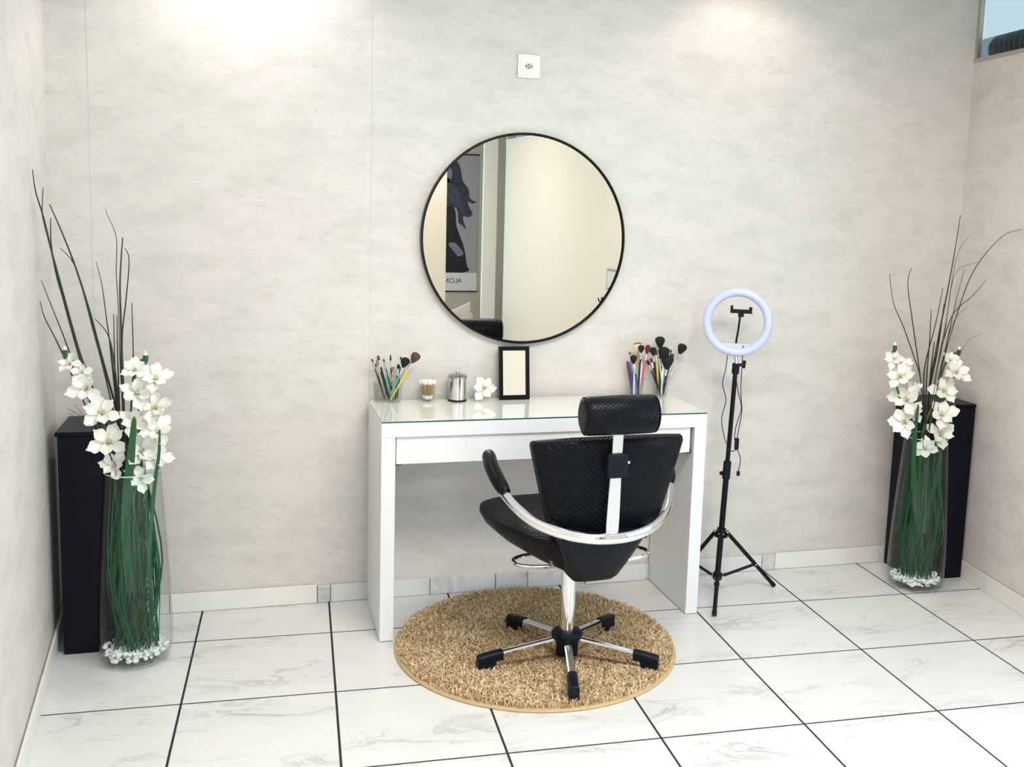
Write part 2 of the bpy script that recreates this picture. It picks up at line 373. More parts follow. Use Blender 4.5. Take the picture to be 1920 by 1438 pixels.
# skirting: separate tile pieces (pixel spans measured along the back wall)
def skirt(pieces, name, label):
    root = None
    for k, (x0, x1, h, th, mat) in enumerate(pieces):
        if root is None:
            root = struct(box(name, -0.0, RX, -0.004, -0.0005, 0.0, 0.066, 'skirting_grout'), label)
        box('skirting_tile', x0+0.0015, x1-0.0015, -0.012-th, -0.0045, 0.001, h, mat, root, 0.0015, 1)
def bx(px, py): return PY(px, py, -0.012).x
pcs = []
xs = [0.015, bx(334, 1140)-0.03, bx(595, 1115), bx(620, 1110), bx(806, 1100), bx(929, 1085), bx(989, 1080), bx(1097, 1080), bx(1210, 1065), bx(1429, 1055), bx(1453, 1050), bx(1650, 1045), RX-0.02]
ths = [0, 0, 0, 0, 0, 0.003, 0, 0.012, 0, 0, 0, 0, 0]
for k in range(len(xs)-1): pcs.append((xs[k], xs[k+1], 0.072 if k in (1, 10, 11, 0) else 0.068, ths[k], 'marble_tile' if k not in (0, 1, 10, 11) else 'skirting_tile'))
skirt(pcs, 'baseboard_back', 'pale tiled skirting along the back wall')
def side_skirt(name, f, sgn, ds, label):
    root = struct(sidewall(name, 0.0, ds[-1], lambda d: f(d)+sgn*0.0008, sgn*0.004, 0.0, 0.066, 'skirting_grout'), label)
    for a, b_ in zip(ds, ds[1:]):
        o = sidewall('skirting_tile', a+0.0015, b_-0.0015, lambda d: f(d)+sgn*0.005, sgn*0.008, 0.001, 0.07, 'skirting_tile'); o.parent = root
side_skirt('baseboard_left', wl, 1, [0.014, 0.31, 0.76, 1.21, 1.66, 2.1, 2.55], 'pale tiled skirting along the left wall')
side_skirt('baseboard_right', wr, -1, [0.014, 0.42, 0.87, 1.32], 'pale tiled skirting along the right wall')

# ------------------------------------------------------------------ ceiling downlights and added fill panels
def downlight(x, y, power, col, label, cone=118, blend=0.55):
    t = thing('recessed_downlight', label, 'downlight', (x, y, ZC))
    obj('trim_ring', lathe([(0.035, -0.001), (0.046, -0.001), (0.048, -0.006), (0.036, -0.008), (0.035, -0.001)], 28, False, False), 'satin_aluminium', t, True)
    obj('lens', lathe([(0.0344, -0.002), (0.0344, -0.0035)], 24), 'lamp_glow', t)
    l = bpy.data.lights.new('downlight_beam', 'SPOT'); l.energy = power; l.color = col; l.spot_size = math.radians(cone); l.spot_blend = blend; l.shadow_soft_size = 0.03
    o = bpy.data.objects.new('downlight_beam', l); COL.objects.link(o); o.parent = t; o.location = (0, 0, -0.012)
downlight(0.62, -0.17, 19, (1, 0.97, 0.95), 'recessed ceiling downlight above the left half of the wall', 128, 0.5)
downlight(2.50, -0.30, 8, (1, 0.83, 0.74), 'recessed ceiling downlight above the right half of the wall', 128, 0.5)
def panel(x, y, sx, sy, power, label):  # out of view, added to raise the ambient light of the room
    t = thing('added_panel_light', label, 'added light', (x, y, ZC))
    obj('frame', join(boxg(-sx/2-0.02, sx/2+0.02, -sy/2-0.02, -sy/2, -0.014, -0.0005), boxg(-sx/2-0.02, sx/2+0.02, sy/2, sy/2+0.02, -0.014, -0.0005), boxg(-sx/2-0.02, -sx/2, -sy/2, sy/2, -0.014, -0.0005), boxg(sx/2, sx/2+0.02, -sy/2, sy/2, -0.014, -0.0005)), 'satin_aluminium', t)
    box('diffuser', -sx/2, sx/2, -sy/2, sy/2, -0.008, -0.001, 'lamp_glow', t)
    o = area('added_panel_beam', (0, 0, -0.012), (0, 0, 0), sx, sy, power, (1.0, 0.955, 0.90)); o.parent = t
panel(1.75, -2.2, 1.2, 0.6, 40, 'added white ceiling fill panel between the desk and the camera')
panel(1.75, -4.9, 1.2, 0.6, 14, 'added white ceiling fill panel behind the camera')

# ------------------------------------------------------------------ desk
DA = 0.0142; DX, DY = 1.0730, -0.4083; DW, DD, DH, LT = 1.20, 0.375, 0.78, 0.048
desk = thing('dressing_table', 'white lacquered dressing table with a shallow drawer and glass top', 'table', (DX, DY, 0), DA)
box('tabletop', 0, DW, 0, DD, 0.725, 0.774, 'white_lacquer', desk, 0.001, 1)
gt = box('glass_top', 0.001, DW-0.001, 0.001, DD-0.002, 0.7745, 0.7795, 'desk_glass', desk)
gt.data.materials.append(MATS['glass_edge'])
for pl in gt.data.polygons:
    if abs(pl.normal.z) < 0.5: pl.material_index = 1
box('side_panel', 0, LT, 0, DD, 0.003, 0.7245, 'white_lacquer', desk, 0.001, 1)
box('side_panel', DW-LT, DW, 0, DD, 0.003, 0.7245, 'white_lacquer', desk, 0.001, 1)
box('back_rail', LT, DW-LT, DD-0.018, DD, 0.62, 0.7245, 'white_lacquer', desk)
dr = box('drawer', LT+0.004, DW-LT-0.012, 0.012, 0.030, 0.628, 0.7225, 'white_lacquer', desk, 0.001, 1)
box('drawer_box', LT+0.025, DW-LT-0.025, 0.030, DD-0.03, 0.634, 0.70, 'white_lacquer', dr)
for x in (LT+0.002, DW-LT-0.024): box('drawer_runner', x, x+0.022, 0.02, DD-0.04, 0.622, 0.633, 'drawer_dark', dr)
def D2W(x, y, z=0.7795):
    c, s = math.cos(DA), math.sin(DA); return Vector((DX+x*c-y*s, DY+x*s+y*c, z))
TZ = 0.7796

# ------------------------------------------------------------------ round mirror
mc = Vector((1.6525, 0, 1.388)); MR = 0.399
mir = thing('round_mirror', 'large round wall mirror with a thin black frame above the desk', 'mirror', (mc.x, -0.004, mc.z)); mir.rotation_euler = (-0.0047, 0, 0)
RX90 = Matrix.Rotation(PI/2, 4, 'X')
obj('frame', xform(lathe([(MR-0.009, 0.0), (MR, 0.0), (MR, 0.022), (MR-0.006, 0.022), (MR-0.006, 0.016), (MR-0.009, 0.016), (MR-0.009, 0.0)], 128, False, False), RX90), 'mirror_frame', mir, False)
obj('mirror_glass', xform(lathe([(MR-0.0095, 0.004), (MR-0.0095, 0.0145)], 128), RX90), 'mirror_glass', mir)

# ------------------------------------------------------------------ wall socket
sc = PY(991, 125, 0)
so = thing('wall_socket', 'cream square three pin wall socket above the mirror', 'socket', (sc.x, -0.0005, sc.z))
box('cover_plate', -0.043, 0.043, -0.009, 0, -0.043, 0.043, 'socket_plastic', so, 0.003)
box('insert', -0.033, 0.033, -0.0115, -0.0092, -0.033, 0.033, 'socket_plastic', so, 0.001, 1)
hexp = [(-0.018, 0), (-0.010, 0.011), (0.010, 0.011), (0.018, 0), (0.010, -0.011), (-0.010, -0.011)]
obj('recess', xform(prism(hexp, 0.0116, 0.0119), RX90), 'seam', so)
for x, z in ((-0.0115, 0), (0.0065, -0.001), (-0.003, 0.005), (-0.003, -0.006)):
    obj('pin_hole', xform(lathe([(0.0028, 0.0117), (0.0028, 0.0123)], 10), Matrix.Translation((x, 0, z)) @ RX90), 'socket_hole', so)

# ------------------------------------------------------------------ pedestal columns
cfl = PZ(120, 1228)
x0 = max(cfl.x, wl(0.30)+0.018)
cl = thing('pedestal_column', 'dark navy square pedestal column in the left corner', 'pedestal', (x0, -0.275, 0))
box('body', 0, 0.225, -0.022, 0.225, 0.0, 0.735, 'navy_column', cl, 0.002, 1); box('top_plate', -0.006, 0.231, -0.028, 0.231, 0.7352, 0.75, 'navy_column', cl, 0.002, 1)
crf = PZ(1805, 1082)
cr = thing('pedestal_column', 'dark navy square pedestal column in the right corner', 'pedestal', (crf.x-0.012, -0.252, 0), -0.03)
box('body', -0.232, 0, 0, 0.222, 0.0, 0.742, 'navy_column', cr, 0.002, 1); box('top_plate', -0.234, 0.002, -0.002, 0.224, 0.7422, 0.754, 'navy_column', cr, 0.002, 1)

# ------------------------------------------------------------------ round shag rug
RC = (1.600, -0.532); RR = 0.488
rug = thing('round_rug', 'round beige shag rug under the swivel chair', 'rug', (RC[0], RC[1], 0))
obj('backing', lathe([(RR-0.012, 0.0005), (RR-0.003, 0.0005), (RR, 0.004), (RR-0.002, 0.009), (RR-0.014, 0.010)], 128), 'rug_backing', rug, False)
def pile():
    g = np.random.default_rng(3); N = 52000
    rr = (RR-0.010)*np.sqrt(g.random(N)); aa = g.random(N)*2*PI; bx_ = rr*np.cos(aa); by_ = rr*np.sin(aa)
    # leave dents where the chair feet and hub press the pile
    L = g.uniform(0.013, 0.026, N); th = g.random(N)*2*PI; lean = g.uniform(0.25, 1.15, N)
    edge = np.clip((RR-0.006-rr)/0.02, 0.25, 1); lean *= 1.0
    dx, dy = np.cos(th), np.sin(th); wv = g.uniform(0.0012, 0.0024, N)
    px_, py_ = -dy*wv, dx*wv
    ph = g.random(N)*2*PI; qx, qy = np.cos(ph)*wv, np.sin(ph)*wv
    V = np.zeros((N, 6, 3), dtype=np.float32)
    b0 = np.stack([bx_, by_, np.full(N, 0.008)], 1)
    m1 = b0+np.stack([dx*L*0.35*lean, dy*L*0.35*lean, L*0.6], 1)
    t1 = b0+np.stack([dx*L*lean*edge, dy*L*lean*edge, L*(1.05-0.35*lean)], 1)
    w = np.stack([qx, qy, np.zeros(N)], 1)
    V[:, 0] = b0-w; V[:, 1] = b0+w; V[:, 2] = m1-w*1.2; V[:, 3] = m1+w*1.2; V[:, 4] = t1-w*0.6; V[:, 5] = t1+w*0.6
    r2 = np.hypot(V[..., 0], V[..., 1]); k = np.minimum(1, (RR+0.004)/np.maximum(r2, 1e-6)); V[..., 0] *= k; V[..., 1] *= k
    me = bpy.data.meshes.new('pile'); me.vertices.add(N*6); me.vertices.foreach_set('co', V.ravel())
    idx = (np.arange(N)[:, None]*6+np.array([0, 1, 3, 2, 2, 3, 5, 4])[None]).ravel().astype(np.int32)
    me.loops.add(N*8); me.loops.foreach_set('vertex_index', idx); me.polygons.add(N*2)
    me.polygons.foreach_set('loop_start', np.arange(N*2, dtype=np.int32)*4); me.update(); me.validate()
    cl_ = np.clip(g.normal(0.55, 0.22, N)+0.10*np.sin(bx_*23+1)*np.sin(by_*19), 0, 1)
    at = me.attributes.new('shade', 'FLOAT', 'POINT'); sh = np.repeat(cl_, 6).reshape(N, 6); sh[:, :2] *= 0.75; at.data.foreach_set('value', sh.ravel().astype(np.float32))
    return me
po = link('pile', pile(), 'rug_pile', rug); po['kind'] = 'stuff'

# ------------------------------------------------------------------ swivel chair
CHX, CHY, CHA = 1.665, -0.685, math.radians(3.5)
ch = thing('salon_chair', 'black leather swivel salon chair with headrest and chrome arms', 'chair', (CHX, CHY, 0), CHA)
BZ = 0.018
hub = obj('hub', lathe([(0.044, BZ+0.018), (0.045, BZ+0.06), (0.046, BZ+0.072), (0.052, BZ+0.076), (0.053, BZ+0.086), (0.047, BZ+0.094), (0.030, BZ+0.097)], 40), 'black_plastic', ch, True)
for k in range(5):
    a = math.radians(-102+72*k)-CHA; d = Vector((math.cos(a), math.sin(a), 0)); s = Vector((-d.y, d.x, 0))
    def sect(r, zt, zb, hw):
        c = d*r
        return [c+s*hw+Vector((0, 0, zb)), c+s*hw+Vector((0, 0, zt-0.008)), c+s*hw*0.7+Vector((0, 0, zt-0.002)), c+Vector((0, 0, zt)), c-s*hw*0.7+Vector((0, 0, zt-0.002)), c-s*hw+Vector((0, 0, zt-0.008)), c-s*hw+Vector((0, 0, zb))]
    lg = obj('base_arm', loft([sect(0.040, BZ+0.078, BZ+0.022, 0.0125), sect(0.262, BZ+0.052, BZ+0.014, 0.0115)]), 'chrome', ch)
    obj('foot_cap', bev(loft([sect(0.228, BZ+0.0605, BZ+0.026, 0.0165), sect(0.25, BZ+0.058, BZ+0.026, 0.0165), sect(0.262, BZ+0.057, BZ-0.004, 0.0165), sect(0.312, BZ+0.048, BZ-0.004, 0.0165)]), 0.002, 1), 'black_plastic', lg)
obj('gas_column', lathe([(0.0245, BZ+0.09), (0.0245, 0.36), (0.03, 0.362), (0.03, 0.40)], 36), 'chrome', ch, True)
# seat
rings = []
for z, hx, hy, cy, e in [(0.372, 0.085, 0.11, -0.05, 4), (0.380, 0.12, 0.15, -0.03, 4), (0.402, 0.180, 0.20, 0.0, 4), (0.432, 0.232, 0.235, 0.015, 4), (0.462, 0.266, 0.252, 0.02, 4.5), (0.486, 0.278, 0.258, 0.02, 5), (0.502, 0.276, 0.255, 0.02, 5), (0.512, 0.258, 0.24, 0.02, 5), (0.516, 0.20, 0.19, 0.02, 4), (0.515, 0.08, 0.08, 0.02, 3)]:
    ring = []
    for x, y in superring(hx, hy, 48, e):
        tp = 0.60+0.40*min(1, max(0, (y+cy+0.24)/0.30)); ring.append((x*tp*0.965, y+cy, z+0.09*max(0, y+cy)*(0.512-z)/0.15))
    rings.append(ring)
obj('seat', loft(rings), 'diamond_leather', ch, True)
# backrest
rings = []
vs = [0, 0.015, 0.05, 0.15, 0.3, 0.45, 0.6, 0.75, 0.88, 0.95, 0.985, 1.0]
for v in vs:
    hw = 0.163+(0.252-0.163)*(v**0.85); edge = 1.0
    if v < 0.03: edge = 0.55+0.45*v/0.03
    if v > 0.94: edge = math.sqrt(max(0.02, 1-((v-0.94)/0.062)**2))
    th = 0.030*edge; hw -= 0.012*(1-edge)
    yc = -0.242-0.058*v
    ring = []
    for x, y in superring(hw, th, 56, 7):
        u = x/0.252
        ring.append((x+0.024, yc+y+0.072*u*u, 0.505+0.318*v+0.022*v*(1-u*u)))
    rings.append(ring)
obj('backrest', loft(rings), 'diamond_leather', ch, True)
# lower shell behind the seat
rings = []
for z, hw, hy, yc in [(0.364, 0.054, 0.035, -0.175), (0.369, 0.068, 0.05, -0.18), (0.384, 0.079, 0.056, -0.19), (0.43, 0.099, 0.055, -0.218), (0.48, 0.122, 0.048, -0.248), (0.53, 0.145, 0.042, -0.272), (0.545, 0.150, 0.036, -0.277)]:
    rings.append([(x, yc+y+0.02*(x/0.15)**2, z) for x, y in superring(hw, hy, 40, 6)])
obj('rear_shell', loft(rings), 'black_plastic', ch, True)
# chrome arm loop
pts = []
zl = {0: 0.540, 10: 0.5405, 30: 0.553, 50: 0.580, 70: 0.630, 88: 0.682, 104: 0.712}
for t in (-104, -88, -70, -50, -30, -10, 10, 30, 50, 70, 88, 104):
    T = math.radians(t); pts.append((0.296*math.sin(T)+0.010, -0.032-0.305*math.cos(T), zl[abs(t)]))
P = smoothpath(pts, 6)
arm = obj('arm_loop', tube(P, 0.0175, 14, oval=(1.0, 0.62), up=(0, 0, 1)), 'chrome', ch, True)
for s in (0, 1):
    Q = P[:13] if s == 0 else P[-13:]
    R = [0.014, 0.021, 0.024]+[0.0245]*7+[0.024, 0.022, 0.016]
    obj('arm_pad', tube([q+Vector((0, 0, 0.012)) for q in Q], R, 16, oval=(0.95, 0.95), up=(0, 0, 1)), 'black_leather', ch, True)
# brackets joining loop and shell
for s in (-1, 1): obj('arm_bracket', bev(boxg(s*0.12-0.02, s*0.12+0.02, -0.300, -0.262, 0.518, 0.536), 0.004, 1), 'black_plastic', ch)
# headrest
HZ, HY = 0.920, -0.352
prof = [(q_+0.006, r_) for q_, r_ in [(-0.118, 0.030), (-0.117, 0.042), (-0.112, 0.052), (-0.102, 0.0575), (0, 0.059), (0.102, 0.0575), (0.112, 0.052), (0.117, 0.042), (0.118, 0.030)]]
hr = obj('headrest', loft([[(x, HY+r*math.cos(2*PI*k/36)*0.88, HZ+r*math.sin(2*PI*k/36)) for k in range(36)] for x, r in prof]), 'diamond_leather', ch, True)
for sx_ in (-1, 1): obj('piping', tube([(sx_*0.1095+0.006, HY+0.0545*math.cos(2*PI*k/36)*0.88, HZ+0.0545*math.sin(2*PI*k/36)) for k in range(36)], 0.0022, 6, True), 'black_leather', hr, True)
def back_y(z): v = (z-0.505)/0.34; return -0.318-0.020*v
Pst = [(0, back_y(z)-0.006, z) for z in (0.545, 0.58, 0.63, 0.68, 0.72)]
obj('headrest_bar', bev(loft([[(sx*w+0.008, p_[1]+sy*0.003, p_[2]) for sx, sy in ((-1, -1), (1, -1), (1, 1), (-1, 1))] for p_, w in zip([(0, back_y(z)-0.005, z) for z in (0.545, 0.553, 0.60, 0.66, 0.72, 0.79, 0.84, 0.885)], (0.012, 0.0205, 0.0205, 0.0195, 0.018, 0.0165, 0.0165, 0.0165))]), 0.0012, 1), 'satin_aluminium', ch)
box('bar_clamp', -0.024, 0.040, back_y(0.765)-0.020, back_y(0.765)+0.012, 0.728, 0.802, 'black_plastic', ch, 0.006)
obj('clamp_knob', cyl((0.0402, back_y(0.77)-0.009, 0.775), (0.047, back_y(0.77)-0.009, 0.775), 0.007, 12), 'chrome', ch)
# lever loop under the seat
lp = []
for k in range(48):
    a = 2*PI*k/48; x, y = 0.232*math.copysign(abs(math.cos(a))**0.55, math.cos(a)), 0.066*math.copysign(abs(math.sin(a))**0.8, math.sin(a))
    lp.append((x+0.016, y-0.070, 0.392))
obj('lever_loop', tube(lp, 0.0062, 8, True), 'chrome', ch, True)

# ------------------------------------------------------------------ ring light on tripod
PC = Vector((2.432, -0.218, 0)); TOP = Vector((2.456, -0.231, 0))
rl = thing('ring_light_stand', 'ring light on a black tripod stand with dangling cable beside the desk', 'ring light', (PC.x, PC.y, 0))
lean = Vector((0.027, -0.008, 0.93)); lean.normalize()
def onp(z): return lean*(z/lean.z)
obj('pole', join(tube([onp(0.035), onp(0.50)], 0.0115, 14), tube([onp(0.50), onp(0.925)], 0.0090, 14)), 'black_metal', rl, False)
obj('pole_clamp', join(tube([onp(0.475), onp(0.545)], 0.0155, 14), boxg(-0.006, 0.006, -0.03, -0.012, 0.49, 0.515), tube([onp(0.5)+Vector((-0.012, -0.006, 0)), onp(0.5)+Vector((-0.03, -0.010, 0))], 0.008, 10)), 'black_plastic', rl)
obj('upper_clamp', join(tube([onp(0.895), onp(0.935)], 0.0145, 14), tube([onp(0.925), onp(0.925)+Vector((0.03, -0.006, 0.008))], 0.006, 8), tube([onp(0.925)+Vector((0.03, -0.006, -0.008)), onp(0.925)+Vector((0.033, -0.006, 0.022))], 0.0065, 8)), 'black_plastic', rl)
obj('leg_collar', join(tube([onp(0.245), onp(0.272)], 0.018, 16), tube([onp(0.238), onp(0.246)], 0.026, 16)), 'black_plastic', rl)
obj('strut_collar', join(tube([onp(0.062), onp(0.088)], 0.018, 14)), 'black_plastic', rl)
feet = [PZ(1339, 1157)-PC, PZ(1450, 1101)-PC]
f3 = -(feet[0]+feet[1]); f3 = f3.normalized()*0.19; feet.append(f3)
for f in feet:
    u = Vector((f.x, f.y, 0)).normalized(); topp = onp(0.255)+u*0.024; bot = Vector((f.x, f.y, 0.010)); s = Vector((-u.y, u.x, 0))
    lg = obj('leg', tube([topp, bot], 0.0082, 10), 'black_metal', rl)
    obj('foot_tip', tube([topp.lerp(bot, 0.955), bot+(bot-topp).normalized()*0.003], 0.0095, 10), 'black_plastic', lg)
    mid = topp.lerp(bot, 0.60); st = onp(0.072)+u*0.02
    obj('strut', join(tube([st+s*0.006, mid+s*0.006], 0.0032, 6), tube([st-s*0.006, mid-s*0.006], 0.0032, 6)), 'black_metal', lg)
    for q in (mid, topp, st): obj('rivet', cyl(q-s*0.0105, q+s*0.0105, 0.0038, 8), 'steel', lg)
rc = PY(1383, 604, PC.y-0.012)-PC   # ring centre, local
nrm = (Vector(CAM)-PC-rc); nrm.z = 0; nrm.normalize(); sx_v = Vector((0, 0, 1)).cross(nrm); zz = Vector((0, 0, 1))
def rp(a, r, off=0): return rc+sx_v*(r*math.cos(a))+zz*(r*math.sin(a))+nrm*off
RM = 0.1165
obj('ring_diffuser', tube([rp(2*PI*k/72, RM) for k in range(72)], 0.0172, 14, True), 'ring_diffuser', rl, True)
obj('ring_housing', tube([rp(2*PI*k/72, RM, -0.010) for k in range(72)], 0.0135, 10, True), 'socket_plastic', rl, True)
obj('ring_crossbar', loft([[rp(math.radians(a), r, o) for o, r in ((0.004, r0), (0.004, r1), (-0.016, r1), (-0.016, r0))] for a, r0, r1 in ((238, 0.098, 0.108), (270, 0.083, 0.108), (302, 0.098, 0.108))]), 'ring_diffuser', rl)
bt = rp(-PI/2, RM+0.016, -0.01)
obj('ball_mount', tube([onp(0.93), onp(0.945), bt], [0.007, 0.0075, 0.0075], 12), 'steel', rl, True)
ph = PY(1389, 588, PC.y-0.035)-PC
gn = smoothpath([rp(-PI/2, 0.10, -0.012), rp(-PI/2, 0.075, -0.004)-sx_v*0.001, rp(-PI/2, 0.03, 0.006)+sx_v*0.004, ph-zz*0.008+sx_v*-0.002], 5)
obj('gooseneck', tube(gn, 0.0042, 8), 'black_plastic', rl, True)
pc = thing('x', '', ''); bpy.data.objects.remove(pc)
def pb(x0, x1, z0, z1, o0, o1):
    return [ph+sx_v*x+zz*z+nrm*o for z in (z0, z1) for o in (o0, o1) for x in (x0, x1)], boxg(0, 1, 0, 1, 0, 1)[1]
obj('phone_clamp', join(pb(-0.037, 0.034, 0.002, 0.016, -0.010, 0.012), pb(-0.040, -0.030, 0.002, 0.030, -0.012, 0.016), pb(0.030, 0.042, 0.002, 0.026, -0.012, 0.016), pb(-0.010, 0.012, -0.012, 0.004, -0.008, 0.010)), 'black_plastic', rl)
def wire(name, pxs, y, r=0.0019):
    return obj(name, tube(smoothpath([PY(x, y_, y)-PC for x, y_ in pxs], 6), r, 6), 'cable_black', rl, True)
wire('cable', [(1364, 666), (1361, 690), (1355, 720), (1361, 750), (1353, 785), (1357, 815), (1362, 832)], PC.y-0.006)
wire('cable', [(1394, 648), (1391, 690), (1389, 730), (1391, 770), (1386, 800), (1382, 822)], PC.y-0.030)
wire('cable', [(1378, 695), (1384, 735), (1390, 765), (1380, 800), (1377, 825)], PC.y-0.016)
wire('cable', [(1362, 838), (1372, 846), (1382, 842)], PC.y-0.02)
wire('cable', [(1382, 843), (1388, 858), (1387, 872), (1384, 884)], PC.y-0.02)
ic = PY(1381, 832, PC.y-0.022)-PC
obj('cable_remote', bev(join(boxg(ic.x-0.008, ic.x+0.009, ic.y-0.005, ic.y+0.005, ic.z-0.023, ic.z+0.023)), 0.003), 'black_plastic', rl)
up_ = PY(1384, 889, PC.y-0.02)-PC
obj('usb_plug', join(boxg(up_.x-0.006, up_.x+0.006, up_.y-0.003, up_.y+0.003, up_.z-0.006, up_.z+0.012)), 'black_plastic', rl)
obj('usb_tip', boxg(up_.x-0.0045, up_.x+0.0045, up_.y-0.002, up_.y+0.002, up_.z-0.018, up_.z-0.0062), 'steel', rl)

# ------------------------------------------------------------------ glass vases with flowers
def grid_mesh(fn, nu, nv):
    V = [fn(i/(nu-1), j/(nv-1)) for j in range(nv) for i in range(nu)]
    F = [(j*nu+i, j*nu+i+1, (j+1)*nu+i+1, (j+1)*nu+i) for j in range(nv-1) for i in range(nu-1)]
    return V, F
def petal_mesh(seed):
    r = random.Random(seed); ph_ = [r.random()*6 for _ in range(3)]; curl = r.uniform(0.2, 0.55)
    def fn(u, v):
        x = (u-0.5)*2; w = 0.0245*(math.sin(PI*min(1, 0.08+0.86*v**0.85))**0.7)*(0.35+0.75*v)
        ruf = 0.0060*v*v*math.sin(4.2*x+ph_[0])*abs(x)+0.0035*v*v*math.sin(9*x+ph_[1])*abs(x)
        out = 0.052*math.sin(v*1.40)**1.25; up = 0.040*v-0.030*curl*v**3
        tip = 1-0.22*x*x*v+0.05*v*(1-abs(x))*math.sin(5*x+ph_[2])
        return (x*w, out*tip, up*tip+ruf+0.010*x*x*(1-0.4*v))
    me = mesh('petal', *grid_mesh(fn, 9, 8), smooth=True); me.materials.append(MATS['petal_white']); return me
PET = [petal_mesh(s) for s in range(5)]
throat_VF = lathe([(0.002, -0.018), (0.004, -0.006), (0.0065, 0.004), (0.009, 0.012)], 10, True, False)
thr = mesh('blossom', *join(throat_VF, *[tube([(0, 0, 0), (0.005*math.cos(a), 0.005*math.sin(a), 0.02), (0.007*math.cos(a), 0.007*math.sin(a), 0.033)], 0.0011, 5) for a in (0, 2.1, 4.2)]), smooth=True); thr.materials.append(MATS['petal_throat'])
cal_me = mesh('calyx', *lathe([(0.001, -0.040), (0.005, -0.032), (0.0065, -0.02), (0.004, -0.008)], 8), smooth=True); cal_me.materials.append(MATS['stem_green'])
def blossom(root, pos, direction, size, r):
    b = link('blossom', thr, None, root)
    q = Vector(direction).to_track_quat('Z', 'Y'); b.rotation_mode = 'QUATERNION'; b.rotation_quaternion = q @ Euler((0, 0, r.random()*6)).to_quaternion(); b.location = pos; b.scale = (size*1.12,)*3
    for k in range(6):
        p_ = link('petal', r.choice(PET), None, b); p_.rotation_euler = (r.uniform(-0.12, 0.12)+(-0.22 if k % 2 else 0.14), r.uniform(-.15, .15), k*PI/3+r.uniform(-.12, .12)); s = r.uniform(0.9, 1.08)*(1.0 if k % 2 else 0.92); p_.scale = (s, s, s)
    link('calyx', cal_me, None, b)
def ribbon(P, Wd, nrm_=(0, -1, 0), th=0.0012):
    P = [Vector(p) for p in P]; rings = []
    for i, p_ in enumerate(P):
        t = (P[min(i+1, len(P)-1)]-P[max(i-1, 0)]).normalized(); s = t.cross(Vector(nrm_)).normalized(); n = s.cross(t)
        w = Wd[i] if hasattr(Wd, '__len__') else Wd
        rings.append([p_-s*w, p_+n*th, p_+s*w, p_-n*th])
    return loft(rings)

